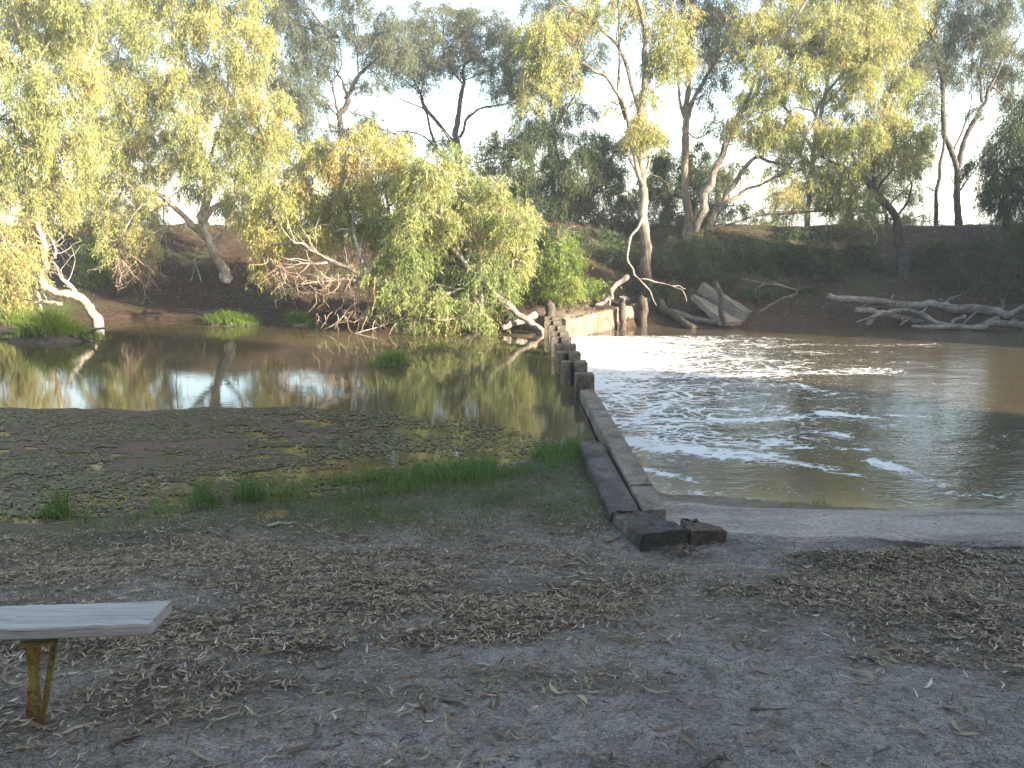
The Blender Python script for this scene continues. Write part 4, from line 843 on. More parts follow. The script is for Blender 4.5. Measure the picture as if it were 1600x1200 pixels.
def dup(root, loc, rotz, s):
    r = root.copy(); COL.objects.link(r); r.location = loc; r.rotation_euler = (0, 0, rotz); r.scale = s
    for ch in list(root.children):
        c = ch.copy(); COL.objects.link(c); c.parent = r
    return r
for i, ((x, y), z0, z1, r) in enumerate(near_trees):
    s = r / 3.4; sz = (z1 - TZ(x, y) + .3) / 8.2
    loc = (x, y, TZ(x, y) - .3)
    if i == 0: proto.location = loc; proto.scale = (s, s, sz)
    else: dup(proto, loc, i * 1.3, (s, s, sz))
FG = 'gums on the far bank beyond the right edge'
fproto = shade_tree((21.5, 29.0), crown_world(21.5, 29.0, .2, 5.2, 2.9, 30, rg), (.2, .1, 3.2), 'leafy gum on the far bank out past the right edge, shading the bank', FG, 73, L_DARK, M['bark_dark'])
for i, (x, y, s, sz) in enumerate([(19.8, 18.6, .80, 2.15), (20.4, 21.6, .9, 2.0), (20.6, 24.2, .85, 1.1), (21.5, 27.4, .9, 1.25), (25.5, 15.6, 1.0, 1.6), (25.6, 20.0, 1.1, 1.6), (26, 25.0, 1.1, 1.35), (32, 14.5, 1.2, 2.1), (32.5, 20.5, 1.2, 2.1), (31, 27, 1.2, 1.7)]):
    dup(fproto, (x, y, TZ(x, y) - .2), i * 1.7 + .5, (s, s, sz))

# ------------------------------------------------------------------ far bank: old wall, slabs, timbers, logs
wp = [((882, 499), (884, 528)), ((905, 496), (905, 526)), ((940, 490), (925, 522)), ((966, 482), (966, 514)), ((985, 478), (985, 511)), ((1004, 474), (1003, 509))]
topp = []; botp = []
for (tx, ty), (bx, by) in wp:
    b = G(bx, by, ZR); t_ = U(tx, ty, b[1] + .05); topp.append([b[0], b[1] + .05, t_[2]]); botp.append(b)
pairs = [(np.array(t_), np.array(t_) + np.array([-.12, .22, 0])) for t_ in topp]
mbw = ribbon_block(pairs[::-1], -1.8, jit=.006, chip=.05, seed=12)
tag(mbw.build('retaining_wall', M['old_wall'], smooth=False), 'stained curved concrete retaining wall where the weir meets the far bank', 'wall')

def log(name, label, cat, pts, r0, r1, mat, group=None, branches=(), seed=0, sides=10, world=False):
    rng = np.random.default_rng(seed + 300)
    cv = lambda p: np.array(p, float) if world else U(*p)
    P = gnarl(catmull([cv(p) for p in pts], 6), r0 * .28, rng)
    root = thing(name, label, cat, tuple(P[0]), group)
    m_ = MB(); rr = np.linspace(r0, r1, len(P)) * (1 + rng.normal(0, .09, len(P))); m_.tube(P, rr, sides); m_.build('trunk', mat, root)
    for b, a0, a1 in branches:
        m_ = MB(); Q = gnarl(catmull([cv(p) for p in b], 5), a0 * .35, rng); m_.tube(Q, np.linspace(a0, a1, len(Q)), 7); m_.build('branch', mat, root)
    return root
def s8(x, y, Y): return (1100 + x / 3.2, 350 + y / 3.2, Y)
log('fallen_tree', 'long dull grey fallen tree lying along the water at the right with tangled branches', 'fallen tree',
    [s8(*p, 25.0) for p in [(620, 355), (740, 375), (900, 388), (960, 405), (1080, 408), (1180, 400), (1250, 425), (1440, 435), (1510, 472), (1660, 482)]], .10, .16, M['log_grey'], None,
    [([s8(1450, 435, 25), s8(1520, 470, 24.6), s8(1590, 420, 24.6), s8(1640, 380, 24.6)], .13, .06), ([s8(1500, 470, 25), s8(1420, 495, 24.4), s8(1345, 525, 24.0)], .12, .07), ([s8(960, 405, 25), s8(935, 380, 25), s8(945, 350, 25)], .05, .02), ([s8(1120, 405, 25), s8(1090, 440, 24.5), s8(1030, 470, 24.2), s8(980, 505, 24)], .04, .015), ([s8(1380, 430, 25), s8(1330, 470, 24.5), s8(1290, 500, 24.1)], .04, .02), ([s8(1200, 400, 25), s8(1240, 370, 25.2), s8(1300, 350, 25.4), s8(1330, 320, 25.5)], .03, .01), ([s8(1480, 450, 25), s8(1500, 400, 25), s8(1480, 360, 25.1)], .04, .012), ([s8(850, 382, 25), s8(800, 410, 24.8), s8(740, 430, 24.6)], .03, .01), ([s8(1300, 460, 24.6), s8(1260, 480, 24.4), s8(1230, 505, 24.2)], .07, .04), ([s8(1520, 475, 24.8), s8(1560, 500, 24.3), s8(1640, 520, 24)], .12, .08)], 1)
log('driftwood_log', 'bent pale branch arching out of the water below the fallen tree', 'log',
    [s8(*p, 24.1) for p in [(810, 502), (880, 450), (960, 430), (1060, 442), (1160, 490), (1240, 510), (1340, 522)]], .07, .09, M['log_grey'], 'driftwood by the fallen tree', [([s8(900, 445, 24.1), s8(850, 462, 24), s8(760, 494, 23.9)], .04, .02)], 2)
log('driftwood_log', 'short straight log half in the water left of the arching branch', 'log',
    [s8(*p, 24.5) for p in [(755, 428), (900, 450), (1000, 480), (1095, 492)]], .09, .08, M['log_grey'], 'driftwood by the fallen tree', [([s8(960, 470, 24.5), s8(990, 470, 24.4), s8(995, 490, 24.3)], .06, .04)], 3)
log('driftwood_log', 'low log lying level on the water at the foot of the fallen tree', 'log',
    [s8(*p, 23.7) for p in [(1040, 512), (1240, 516), (1390, 516), (1450, 495), (1620, 505)]], .06, .10, M['log_grey'], 'driftwood by the fallen tree', (), 4)
log('dead_branch', 'forked bare branch on the dark bank between the slabs and the fallen tree', 'branch',
    [s8(*p, 25.4) for p in [(240, 455), (330, 410), (400, 370), (460, 350), (430, 320), (300, 295), (190, 275)]], .05, .02, M['dead_dark'], None, [([s8(430, 325, 25.4), s8(380, 300, 25.4), s8(310, 270, 25.4)], .03, .012), ([s8(300, 300, 25.4), s8(255, 330, 25.3), s8(260, 360, 25.3)], .02, .01)], 5)
def s7(x, y, Y): return (800 + x / 4, 350 + y / 4, Y)
log('leaning_log', 'thick round log leaning from the bank down into the water beside the curved wall', 'log', [s7(925, 485, 25.6), s7(1020, 575, 24.9), s7(1150, 658, 24.2)], .13, .11, M['timber'], None, (), 6)
log('leaning_log', 'long flat timber lying at the foot of the broken slabs', 'log', [s7(990, 545, 25.2), s7(1150, 585, 24.8), s7(1335, 628, 24.4)], .09, .08, M['dead_dark'], None, (), 7)
log('timber_pile', 'upright timber pile standing against the curved wall', 'post', [s7(685, 490, 24.0), s7(690, 580, 24.0), s7(690, 665, 24.0)], .10, .11, M['timber'], 'old timber piles', (), 8)
log('timber_pile', 'square dark pile at the right end of the curved wall', 'post', [s7(826, 455, 24.9), s7(826, 540, 24.9), s7(824, 640, 24.9)], .13, .14, M['timber'], 'old timber piles', (), 9)
log('timber_pile', 'thin stake standing on the bank behind the leaning log', 'post', [s7(975, 430, 26), s7(978, 500, 26), s7(976, 560, 26)], .06, .06, M['timber'], 'old timber piles', (), 10)
log('timber_pile', 'crooked timber stake propped across the broken slabs', 'post', [s7(1268, 360, 24.6), s7(1300, 450, 24.5), s7(1305, 540, 24.4), s7(1328, 625, 24.3)], .08, .07, M['timber'], 'old timber piles', (), 11)
log('snag', 'pale broken snag lying on the bank above the curved wall', 'log', [s7(720, 330, 25.6), s7(650, 390, 25.2), s7(610, 458, 24.8), s7(585, 480, 24.6), s7(525, 502, 24.4)], .09, .045, M['log_grey'], None, [([s7(600, 455, 24.8), s7(612, 490, 24.6), s7(608, 510, 24.6)], .05, .03)], 12)
log('stump', 'brown tree stump beside the farthest weir pier', 'stump', [(857, 520, 22.9), (857, 488, 22.9), (856, 474, 22.9)], .15, .12, M['timber'], None, (), 13)
log('fallen_log', 'short white sunlit log at the foot of the light-green gum', 'log', [(784, 513, 22.0), (806, 504, 22.3), (836, 493, 22.7)], .075, .095, M['bark_pale'], None, [([(800, 498, 22.2), (792, 508, 22.0), (786, 512, 21.9)], .05, .02)], 14)
def slab(pix, th, name, label, mat, seed):
    P = [U(*s7(*p)) for p in pix]; rng = np.random.default_rng(seed)
    n = np.cross(P[1] - P[0], P[3] - P[0]); n /= np.linalg.norm(n)
    if n[1] < 0: n = -n
    ks = 9; g = np.array([[(P[0] * (1 - u) + P[1] * u) * (1 - v) + (P[3] * (1 - u) + P[2] * u) * v for u in np.linspace(0, 1, ks)] for v in np.linspace(0, 1, ks)])
    g += rng.normal(0, .012, g.shape); back = g + n * th
    m_ = MB(); ii = np.arange(ks * ks).reshape(ks, ks); V = np.concatenate([g.reshape(-1, 3), back.reshape(-1, 3)]); o = ks * ks
    q = np.stack([ii[:-1, :-1], ii[:-1, 1:], ii[1:, 1:], ii[1:, :-1]], -1).reshape(-1, 4)
    ed = np.r_[ii[0, :-1], ii[:-1, -1], ii[-1, ::-1][:-1], ii[::-1, 0][:-1]]; e2 = np.roll(ed, -1)
    m_.add(V, np.concatenate([q, q[:, ::-1] + o, np.stack([ed, e2, e2 + o, ed + o], -1)]))
    return tag(m_.build(name, mat, smooth=False), label, 'slab')
slab([(1128, 440, 25.3), (1215, 470, 25.5), (1445, 605, 24.6), (1320, 612, 24.3)], .16, 'broken_slab', 'flat broken concrete slab tipped into the water on the far bank', M['slab'], 1)
slab([(1188, 372, 25.6), (1205, 368, 25.8), (1492, 540, 24.7), (1475, 560, 24.5)], .30, 'broken_slab', 'long thick concrete beam sloping down over the flat broken slab', M['slab'], 2)
slab([(668, 450, 25.2), (700, 448, 25.4), (745, 468, 25.2), (700, 474, 25.0)], .08, 'broken_slab', 'small loose plank of concrete on top of the curved wall', M['slab'], 3)

# ------------------------------------------------------------------ bench at the left
bz = .40
seat = thing('park_bench', 'weathered grey plank bench on rusty yellow steel legs', 'bench', (-2.2, 2.65, 0))
pr = [G(0, 983, bz), G(233, 975, bz), G(268, 938, bz), G(0, 947, bz)]
ext = lambda a, b: a + (a - b) / np.linalg.norm(a - b) * 1.0
c_nl = ext(pr[0], pr[1]); c_fl = ext(pr[3], pr[2]); c_nr, c_fr = pr[1], pr[2]
mbp = MB(); nx, ny = 60, 9
rngb = np.random.default_rng(3)
rows = []
for u in np.linspace(0, 1, nx):
    n_, f_ = c_nl * (1 - u) + c_nr * u, c_fl * (1 - u) + c_fr * u
    ring = []
    for v in np.linspace(.015, .985, ny):
        p = n_ * (1 - v) + f_ * v; p[2] = bz + rngb.normal(0, .0008); ring.append(p)
    for z in (-.006, -.036): p = f_.copy(); p[2] = bz + z; ring.append(p)
    for v in np.linspace(.985, .015, ny): p = n_ * (1 - v) + f_ * v; p[2] = bz - .042; ring.append(p)
    for z in (-.036, -.006): p = n_.copy(); p[2] = bz + z; ring.append(p)
    rows.append(ring)
V = np.array(rows); nr, nc = V.shape[:2]; ii = np.arange(nr * nc).reshape(nr, nc); jj = np.roll(ii, -1, 1)
mbp.add(V.reshape(-1, 3), np.stack([ii[:-1], jj[:-1], jj[1:], ii[1:]], -1).reshape(-1, 4)[:, ::-1])
for r_ in (0, nr - 1):
    c = V[r_].mean(0); vv = np.vstack([V[r_], c]); mbp.add(vv, None, [[k, (k + 1) % nc, nc] for k in range(nc)])
mbp.build('seat', M['plank'], seat, smooth=False)
def bar(mb, a, b, w, t):
    a = np.array(a, float); b = np.array(b, float); T = (b - a) / np.linalg.norm(b - a)
    s_ = np.cross(T, [0, 1, 0]); s_ /= np.linalg.norm(s_); n = np.cross(s_, T)
    V = [p + s_ * w / 2 * i + n * t / 2 * j for p in (a, b) for i, j in ((-1, -1), (1, -1), (1, 1), (-1, 1))]
    mb.add(V, [[0, 1, 2, 3], [7, 6, 5, 4], [0, 4, 5, 1], [1, 5, 6, 2], [2, 6, 7, 3], [3, 7, 4, 0]])
for dx in (0, -1.15):
    def BP(x, y, Y): p = U(x, y, Y); p[0] += dx; return p
    for (a, b, w_, t_, nm, mt) in [((45, 1002, 2.61), (64, 1142, 2.61), .030, .008, 'leg', 'yellow_paint'), ((57, 1001, 2.66), (47, 1140, 2.66), .034, .008, 'leg', 'rust'), ((85, 1001, 2.66), (66, 1130, 2.63), .016, .012, 'brace', 'yellow_paint')]:
        m_ = MB(); bar(m_, BP(*a), BP(*b), w_, t_); m_.build(nm, M[mt], seat, smooth=False)
    m_ = MB(); bar(m_, BP(38, 1000, 2.63), BP(92, 998, 2.63), .008, .10); m_.build('bracket', M['yellow_paint'], seat, smooth=False)

# ------------------------------------------------------------------ things lying on the near bank
def ground_stick(pxa, pxb, r, label, mat, cat='stick', name='stick', seed=0):
    def hit(x, y):
        d = ray(x, y); t = 1.0
        for _ in range(900):
            p = d * t + np.array([0, 0, CZ])
            if p[2] < TZ(p[0], p[1]): break
            t += .012
        return p
    a, b = hit(*pxa), hit(*pxb); a[2] = TZ(a[0], a[1]) + r * .7; b[2] = TZ(b[0], b[1]) + r * .7
    rng = np.random.default_rng(seed + 900); P = gnarl(catmull([a, (a + b) / 2 + np.array([0, 0, r * .4]), b], 4), r * .5, rng)
    m_ = MB(); m_.tube(P - a, np.linspace(r, r * .6, len(P)), 7); o = m_.build(name, mat, origin=(0, 0, 0)); o.location = tuple(a)
    return tag(o, label, cat, 'sticks lying on the near bank')
ground_stick((418, 824), (462, 819), .018, 'pale grey stick near the left shore among the litter', M['dead_wood'], seed=1)
ground_stick((325, 832), (358, 840), .016, 'short dark stick on the left bank near the reeds', M['dead_dark'], seed=2)
ground_stick((735, 985), (770, 976), .012, 'grey stick at the edge of the leaf drift in the middle', M['dead_wood'], seed=3)
ground_stick((485, 958), (560, 960), .010, 'long thin dark stick across the leaf litter', M['dead_dark'], seed=4)
ground_stick((692, 1096), (735, 1108), .010, 'dark twig on the bare ground at the bottom middle', M['dead_dark'], seed=5)
ground_stick((1172, 1112), (1232, 1110), .006, 'thin dark twig on the bare grey patch', M['dead_dark'], seed=6)
ground_stick((745, 1090), (775, 1087), .006, 'thin tan twig right of the dark twig', M['twig'], seed=7)
ground_stick((945, 848), (968, 842), .016, 'short brown stick left of the end block', M['bark_brown'], seed=8)
ground_stick((1275, 862), (1302, 866), .010, 'dark stick on the sandy ground below the ramp', M['dead_dark'], seed=9)
ground_stick((1095, 1200), (1130, 1192), .012, 'dark stick end at the bottom edge', M['dead_dark'], seed=10)
ground_stick((175, 1172), (215, 1150), .010, 'brown twig by the foot of the bench', M['dead_dark'], seed=11)

# leaf litter
def scatter(n, x0, x1, y0, y1, dens, rng):
    X = rng.uniform(x0, x1, n * 3); Y = rng.uniform(y0, y1, n * 3)
    keep = rng.random(n * 3) < dens(X, Y)
    return X[keep][:n], Y[keep][:n]
def litter(n, x0, x1, y0, y1, dens, Lr, rng, mb, zf=terrain):
    X, Y = scatter(n, x0, x1, y0, y1, dens, rng); N = len(X)
    Z = zf(X, Y) + rng.uniform(.003, .018, N)
    a = rng.uniform(0, 6.283, N); L = rng.uniform(*Lr, N); W = L * rng.uniform(.10, .20, N); cv = rng.normal(0, .22, N)
    d = np.stack([np.cos(a), np.sin(a), rng.normal(0, .12, N)], -1); s = np.stack([-np.sin(a), np.cos(a), rng.normal(0, .35, N)], -1)
    s /= np.linalg.norm(s, axis=1)[:, None]
    B = np.stack([X, Y, Z], -1); V = np.zeros((N, 8, 3))
    ts = [0, .33, .7, 1.0]; ws = [.12, 1, .8, .05]
    cup = rng.uniform(-.04, .14, N)
    for k, (t, wv) in enumerate(zip(ts, ws)):
        c = B + d * (t - .5)[..., None] * L[:, None] if False else B + d * ((t - .5) * L)[:, None]
        c = c + s * (cv * L * (t - .5) ** 2 * 3)[:, None]; c[:, 2] += cup * L * (abs(t - .5) * 2) ** 2
        V[:, 2 * k] = c + s * (W * wv / 2)[:, None]; V[:, 2 * k + 1] = c - s * (W * wv / 2)[:, None]
    b = np.arange(N)[:, None] * 8
    q = np.stack([b + np.array([[2 * k, 2 * k + 1, 2 * k + 3, 2 * k + 2]]) for k in range(3)], 1).reshape(-1, 4)
    mb.add(V, q, tint=np.repeat(np.clip(rng.normal(.52, .26, N), 0, 1), 3))
rl = np.random.default_rng(21); mb = MB()
def dn_near(X, Y):
    s = np.interp(X, NSX, NSY) - Y
    inr = (X > 1.35) & (Y > np.interp(X, [1.3, 1.6, 2.2, 3.0, 4.2, 6, 14], [6.95, 6.78, 6.55, 6.45, 6.35, 6.2, 5.9]) - .1)
    return litter_density(X, Y) * (s > .35) * ~inr
litter(44000, -6, 7, 2.1, 8.5, dn_near, (.028, .07), rl, mb)
litter(5000, -7, 8, -3, 3.2, lambda X, Y: .15 + .5 * sstep(.45, .7, fbm(X, Y, 44)), (.05, .11), rl, mb)
litter(42000, -6, 6, 2.3, 7.5, lambda X, Y: np.clip(dn_near(X, Y) * 1.2, 0, 1), (.012, .04), rl, mb)
litter(2500, -6, 7, 2.1, 8, lambda X, Y: np.clip(dn_near(X, Y) * .9 + .05, 0, 1) * (dn_near(X, Y) > 0), (.05, .13), rl, mb); mb.qt[-1] = np.repeat(np.clip(rl.normal(.18, .14, len(mb.q[-1]) // 3), 0, 1), 3)
X, Y = scatter(26000, -6, 6.5, 2.1, 8, lambda X, Y: np.clip(dn_near(X, Y) * .8 + .14, 0, 1) * (dn_near(X, Y) > 0), rl); N = len(X); a = rl.uniform(0, 6.283, N); L = rl.uniform(.008, .06, N) * rl.uniform(.3, 1, N)
Pa = np.stack([X, Y, terrain(X, Y) + .005], -1); Pb = Pa + np.stack([np.cos(a) * L, np.sin(a) * L, rl.uniform(0, .006, N)], -1)
mb.prisms(Pa, Pb, rl.uniform(.001, .0028, N), .001); mb.qt[-1] = np.tile(np.clip(rl.normal(.15, .2, N), 0, 1), 3)
o = mb.build('leaf_litter', L_LITTER); kind(o, 'stuff', 'dry curled gum leaves scattered over the near bank', 'leaf litter')
mb = MB()
litter(9000, -20, 20, 23, 33, lambda X, Y: (Y - np.interp(X, FSX, FSY) > .4) * .9, (.10, .22), rl, mb)
o = mb.build('leaf_litter', L_LITTER); kind(o, 'stuff', 'fallen leaves and bark over the slope of the far bank', 'leaf litter')

# grass
def blades(mb, X, Y, Z, H, Wd, rng, lean=.35, tmean=.45):
    N = len(X); B = np.stack([X, Y, Z], -1); a = rng.uniform(0, 6.283, N)
    s = np.stack([np.cos(a), np.sin(a), 0 * a], -1); ln = np.stack([rng.normal(0, lean, N), rng.normal(0, lean, N), np.ones(N)], -1)
    V = np.zeros((N, 5, 3)); mid = B + ln * (H * .55)[:, None]; tip = B + ln * H[:, None] * np.array([1.5, 1.5, .92])
    V[:, 0] = B + s * (Wd / 2)[:, None]; V[:, 1] = B - s * (Wd / 2)[:, None]; V[:, 2] = mid + s * (Wd * .38)[:, None]; V[:, 3] = mid - s * (Wd * .38)[:, None]; V[:, 4] = tip
    b = np.arange(N)[:, None] * 5; tn = np.clip(rng.normal(tmean, .22, N), 0, 1)
    mb.add(V, b + np.array([[0, 1, 3, 2]]), b + np.array([[2, 3, 4]]), tint=tn)
rg2 = np.random.default_rng(33); mb = MB()
def dens_shore(X, Y):
    s = np.interp(X, NSX, NSY) - Y
    n = fbm(X * 1.6, Y * 1.6, 55)
    right = sstep(-3.2, -1.0, X)
    return sstep(-.45, -.05, s) * (1 - sstep(.15, .55 + .35 * right, s)) * (.22 + .78 * right) * sstep(.42, .62, n + .16 * right) * (X < .84)
X, Y = scatter(26000, -6.5, .84, 5.8, 10.6, dens_shore, rg2)
blades(mb, X, Y, np.maximum(terrain(X, Y), ZL - .02), rg2.uniform(.06, .20, len(X)), rg2.uniform(.005, .010, len(X)), rg2, .3, .42)
o = mb.build('shore_grass', L_SHORE); kind(o, 'stuff', 'green grass fringe along the still water', 'grass')
mb = MB()
X, Y = scatter(22000, -2.6, .95, 6.4, 9.8, lambda X, Y: (np.interp(X, NSX, NSY) - Y > .1) * sstep(6.3, 7.4, Y) * sstep(-2.6, -1.2, X) * (.25 + .75 * sstep(.35, .6, fbm(X * 1.8, Y * 1.8, 59))), rg2)
blades(mb, X, Y, terrain(X, Y), rg2.uniform(.02, .06, len(X)), rg2.uniform(.003, .006, len(X)), rg2, .6, .28)
X, Y = scatter(18000, -6.5, 1.0, 4.2, 9.6, lambda X, Y: (np.interp(X, NSX, NSY) - Y > .3) * np.clip(1.2 - .5 * (np.interp(X, NSX, NSY) - Y), .0, 1) * sstep(.35, .6, fbm(X * 1.4, Y * 1.4, 56)), rg2)
blades(mb, X, Y, terrain(X, Y), rg2.uniform(.02, .07, len(X)), rg2.uniform(.003, .006, len(X)), rg2, .6, .5)
X, Y = scatter(7000, -5, 5, 2.4, 6.5, lambda X, Y: sstep(.56, .68, fbm(X * 1.7, Y * 2.2, 57)) * .9, rg2)
blades(mb, X, Y, terrain(X, Y), rg2.uniform(.02, .06, len(X)), rg2.uniform(.002, .005, len(X)), rg2, .7, .35)
o = mb.build('dry_grass', L_DRYGR); kind(o, 'stuff', 'thin dry grass on the near bank', 'grass')
mb = MB()
X, Y = scatter(9000, -20, 22, 25, 36, lambda X, Y: (Y - np.interp(X, FSX, FSY) > 1.0) * sstep(.42, .62, fbm(X * .7, Y * .9, 58)), rg2)
blades(mb, X, Y, terrain(X, Y), rg2.uniform(.10, .38, len(X)), rg2.uniform(.008, .016, len(X)), rg2, .5, .4)
o = mb.build('dry_grass', L_DRYGR); kind(o, 'stuff', 'rough dry grass on the far bank', 'grass')
def tuft(label, x, y, z, rx, h, n, seed, name='grass_tuft', mound=.08, cat='grass tuft', Wd=(.006, .012), lean=.45, group='bright grass tufts standing in the still water', tm=.5):
    rng = np.random.default_rng(seed + 500); p = G(x, y, z); root = thing(name, label, cat, tuple(p), group)
    mb = MB(); a = rng.uniform(0, 6.283, n); q = np.sqrt(rng.uniform(0, 1, n)) * rx * (.55 + .85 * vnoise(a * 1.1 + seed * 7, a * 0 + seed)) * rng.uniform(.8, 1.2, n)
    X = p[0] + q * np.cos(a); Y = p[1] + q * np.sin(a) * .7; Z = z - .02 + mound * (1 - (q / (rx * 1.2)) ** 2).clip(0, 1)
    blades(mb, X, Y, Z, 1.5 * h * (1.2 - .75 * np.clip(q / rx, 0, 1.1)) * (.45 + .9 * vnoise(X * 3.5, Y * 3.5, seed)) * rng.uniform(.5, 1.15, n), rng.uniform(*Wd, n), rng, lean, tm); mb.build('blades', L_SHORE if 'reed' in name else L_GRASS, root)
    m2 = MB(); t = np.linspace(0, 6.283, 18, endpoint=False); V = [[p[0], p[1], z + mound * .9]]; rr = 1 + .2 * rng.normal(0, 1, 18).clip(-1, 1)
    for f, zz in ((.55, mound * .7), (.9, mound * .15), (1.1, -.12)):
        for k in range(18): V.append([p[0] + rx * f * rr[k] * math.cos(t[k]), p[1] + rx * f * rr[k] * .7 * math.sin(t[k]), z + zz])
    tr = [[0, 1 + k, 1 + (k + 1) % 18] for k in range(18)]; qd = [[1 + r_ * 18 + k, 1 + (r_ + 1) * 18 + k, 1 + (r_ + 1) * 18 + (k + 1) % 18, 1 + r_ * 18 + (k + 1) % 18] for r_ in range(2) for k in range(18)]
    m2.add(V, qd, tr); (m2.build('mud_base', M['bark_dark'], root) if rx > .3 else None); return root
tuft('largest bright green grass mound, by the dark branch at the left edge', 80, 532, ZL, .95, .42, 2600, 1, mound=.28, Wd=(.010, .02))
tuft('grass tuft behind the largest mound, cut by the left edge', 20, 512, ZL, .9, .38, 1500, 2, mound=.2, Wd=(.010, .02))
tuft('low wide bright grass clump on the far shore below the forked white trunk', 360, 507, ZL, .85, .26, 2000, 3, mound=.14, Wd=(.010, .02))
tuft('small bright grass clump left of the bare limbs over the water', 467, 508, ZL, .5, .24, 900, 4, mound=.1, Wd=(.010, .02))
tuft('small round grass tuft alone in the middle of the still water', 612, 570, ZL, .36, .24, 700, 5, mound=.08, Wd=(.008, .016))
tuft('faint yellowish grass tuft under the light-green gum', 690, 545, ZL, .35, .18, 350, 6, mound=.03, Wd=(.008, .014), tm=.8)
RG_ = 'reed clumps on the near shore'
tuft('dark reed clump on the near shore, middle of the three', 318, 788, ZL, .17, .34, 170, 7, 'reed_clump', .02, 'reeds', (.004, .007), .2, RG_, .15)
tuft('dark reed clump on the near shore, rightmost of the three', 392, 784, ZL, .17, .30, 150, 8, 'reed_clump', .02, 'reeds', (.004, .007), .22, RG_, .2)
tuft('dark reed clump on the near shore, leftmost of the three', 92, 806, ZL, .16, .32, 150, 9, 'reed_clump', .02, 'reeds', (.004, .007), .2, RG_, .2)
tuft('small weed growing at the water edge of the ramp', 1282, 788, ZR + .03, .10, .10, 60, 10, 'weed', .01, 'weed', (.004, .007), .4, 'weeds at the ramp edge', .7)
tuft('tiny weed left of the other weed on the ramp edge', 1232, 792, ZR + .03, .07, .12, 40, 11, 'weed', .01, 'weed', (.003, .006), .3, 'weeds at the ramp edge', .8)
tuft('wispy green rushes on the upstream side of the weir piers', 858, 552, ZL, .2, .35, 60, 12, 'rushes', .01, 'reeds', (.006, .012), .35, None, .5)
log('dead_branch', 'dark forked branch poking out of the largest grass mound', 'branch', [(0, 518, 21.3), (40, 520, 21.0), (90, 528, 20.6), (135, 522, 20.4), (150, 515, 20.3), (170, 512, 20.2)], .06, .025, M['dead_dark'], None, [([(128, 523, 20.4), (138, 532, 20.2), (148, 536, 20.1)], .04, .015)], 21)
log('dead_branch', 'thin drowned branch lying flat on the water near the round grass tuft', 'branch', [(645, 574, 17.35), (665, 572, 17.4), (690, 573, 17.4)], .015, .01, M['dead_dark'], None, [([(668, 573, 17.4), (672, 566, 17.5), (668, 558, 17.6)], .01, .006)], 22)

# ------------------------------------------------------------------ floating weed on the still water
def weed_density(X, Y):
    far = np.interp(X, [-12, -6, -3.5, -1.5, -.3, .4, .9], [12.4, 12.3, 12.3, 12.0, 11.6, 10.6, 9.9]) + (fbm(X * .9, X * 0 + 1, 91) - .5) * .7
    ns = np.interp(X, NSX, NSY)
    d = sstep(0, .35, far - Y) * (X < .95) * (Y > ns - .2)
    return d, far, ns
cs = .024; xx = np.arange(-9.5, .95, cs); yy = np.arange(6.4, 13, cs); A, B = np.meshgrid(xx, yy)
d, far, ns = weed_density(A, B)
n1 = fbm(A * 1.0, B * 2.3, 93); n2 = fbm(A * 4, B * 6, 94)
edge = np.exp(-((far - B - .3) / .25) ** 2)
open_ = np.exp(-((B - ns - .55) / .45) ** 2) * sstep(.40, .56, fbm(A * .8 + 7, B * 1.5, 95)) * 1.0      # open water pockets near the shore
keep = d * (.62 + .4 * (n1 - .5) * 2 + .35 * edge + (n2 - .5) * 1.1 - .75 * open_ - 1.0 * sstep(-3.2, -.6, A) - .45 * (1 - sstep(.1, 1.3, far - B)) * sstep(-4.5, -2, A)) > .42
ce = keep[:-1, :-1]
idx = np.arange(A.size).reshape(A.shape); q = np.stack([idx[:-1, :-1], idx[:-1, 1:], idx[1:, 1:], idx[1:, :-1]], -1)[ce]
jx = A + RNG.uniform(-.011, .011, A.shape); jy = B + RNG.uniform(-.011, .011, A.shape)
used, inv = np.unique(q, return_inverse=True)
V = np.stack([jx, jy, np.full(A.shape, ZL + .004) + RNG.uniform(0, .004, A.shape)], -1).reshape(-1, 3)[used]
mb = MB(); mb.add(V, inv.reshape(-1, 4), tint=np.clip(RNG.normal(.5, .25, len(q)), 0, 1))
def azolla():
    m, nt, out = newmat('red_water_fern'); k = NT(nt); ob = k.obj()
    n1 = k.noise(ob, 1.3, 6, .65, .6); n2 = k.noise(ob, 45, 4, .7)
    c = k.ramp(n1, [(.32, (.062, .050, .02)), (.46, (.066, .045, .025)), (.56, (.085, .045, .028)), (.7, (.07, .058, .028))])
    c = k.mix(.5, c, k.ramp(n2, [(.3, (.22, .22, .22)), (.7, (.8, .8, .8))]), 'OVERLAY')
    c = k.mix(.35, c, k.ramp(k.attr('tint'), [(0, (.3, .3, .3)), (1, (.75, .75, .7))]), 'OVERLAY')
    k.pbr(out, c, .75, k.bump(n2, .5, .008), .3); return m
o = mb.build('water_fern', azolla()); kind(o, 'stuff', 'reddish brown floating fern carpet on the still water', 'water weed')
mb = MB(); rp = np.random.default_rng(44)
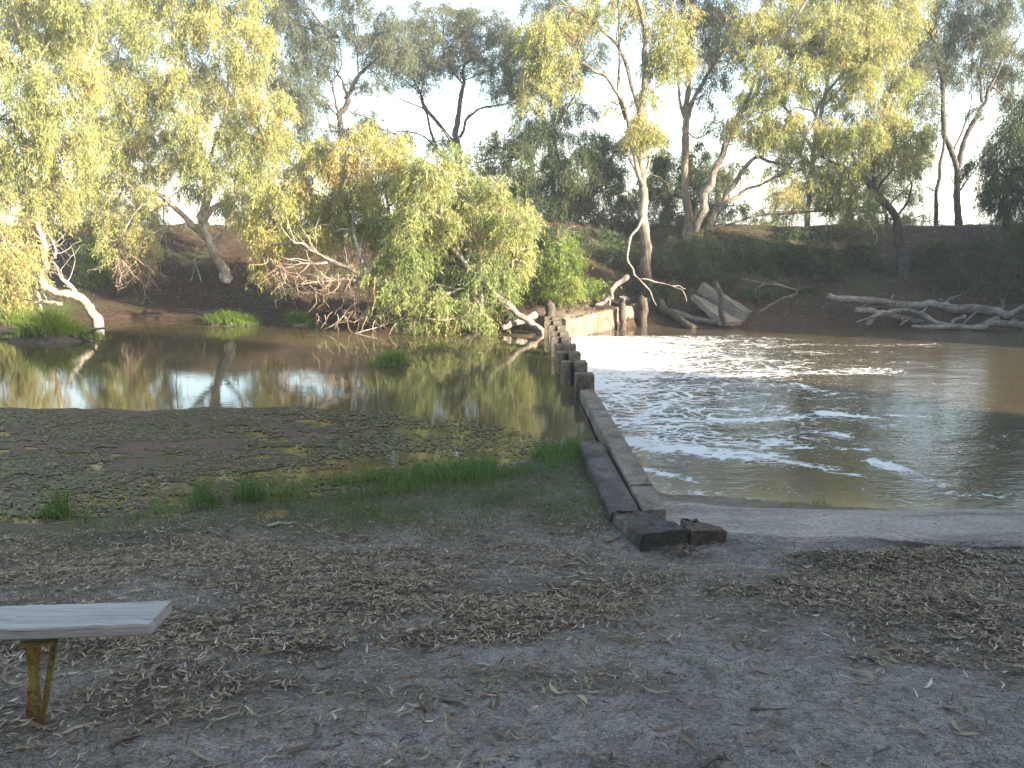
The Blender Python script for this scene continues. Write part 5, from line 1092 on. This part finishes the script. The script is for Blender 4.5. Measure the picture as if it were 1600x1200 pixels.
def dpad(X, Y):
    d, far, ns = weed_density(X, Y + .12)
    n = fbm(X * .7 + 3, Y * 1.6, 96); n2 = fbm(X * 3, Y * 5, 97)
    return np.clip(d * sstep(.34, .66, n * .5 + n2 * .5 + .08 * sstep(-4, 0, X)) * (1 - .62 * sstep(-3.2, -.6, X)), 0, 1)
X, Y = scatter(30000, -9.5, .9, 7.3, 12.4, dpad, rp); N = len(X)
a = rp.uniform(0, 6.283, N); Lr = rp.uniform(.012, .030, N); V = np.zeros((N, 7, 3))
V[:, 0] = np.stack([X, Y, np.full(N, ZL + .014)], -1) + rp.normal(0, .002, (N, 3))
for k in range(6):
    an = a + k * 1.047; r_ = Lr * rp.uniform(.75, 1.1, N)
    V[:, 1 + k] = np.stack([X + r_ * np.cos(an), Y + r_ * np.sin(an) * .9, ZL + .011 + rp.normal(.002, .003, N).clip(-.002, .02)], -1)
b = np.arange(N)[:, None] * 7
t = np.stack([b + np.array([[0, 1 + k, 1 + (k + 1) % 6]]) for k in range(6)], 1).reshape(-1, 3)
mb.add(V, None, t, tint=np.repeat(np.clip(rp.normal(.5, .24, N), 0, 1), 6))
o = mb.build('floating_pads', L_PAD); kind(o, 'stuff', 'small green floating leaves dotted over the still water', 'water weed')

# ------------------------------------------------------------------ thin scattering volume added to imitate veiling lens glare
mb = MB(); x0, x1, y0, y1, z0, z1 = -410, 410, -310, 910, -3.4, 22
V = [[x, y, z] for z in (z0, z1) for x, y in ((x0, y0), (x1, y0), (x1, y1), (x0, y1))]
mb.add(V, [[3, 2, 1, 0], [4, 5, 6, 7], [0, 1, 5, 4], [1, 2, 6, 5], [2, 3, 7, 6], [3, 0, 4, 7]])
hm, hnt, hout = newmat('glare_veil'); pv = hnt.nodes.new('ShaderNodeVolumePrincipled'); pv.inputs['Density'].default_value = .0014
pv.inputs['Color'].default_value = (.82, .9, 1, 1); hnt.links.new(pv.outputs[0], hout.inputs['Volume'])
kind(mb.build('glare_veil', hm, smooth=False), 'stuff', 'pale veil added over the scene to stand in for lens glare', 'glare_veil')
print('LEAVES', NLEAF[0])
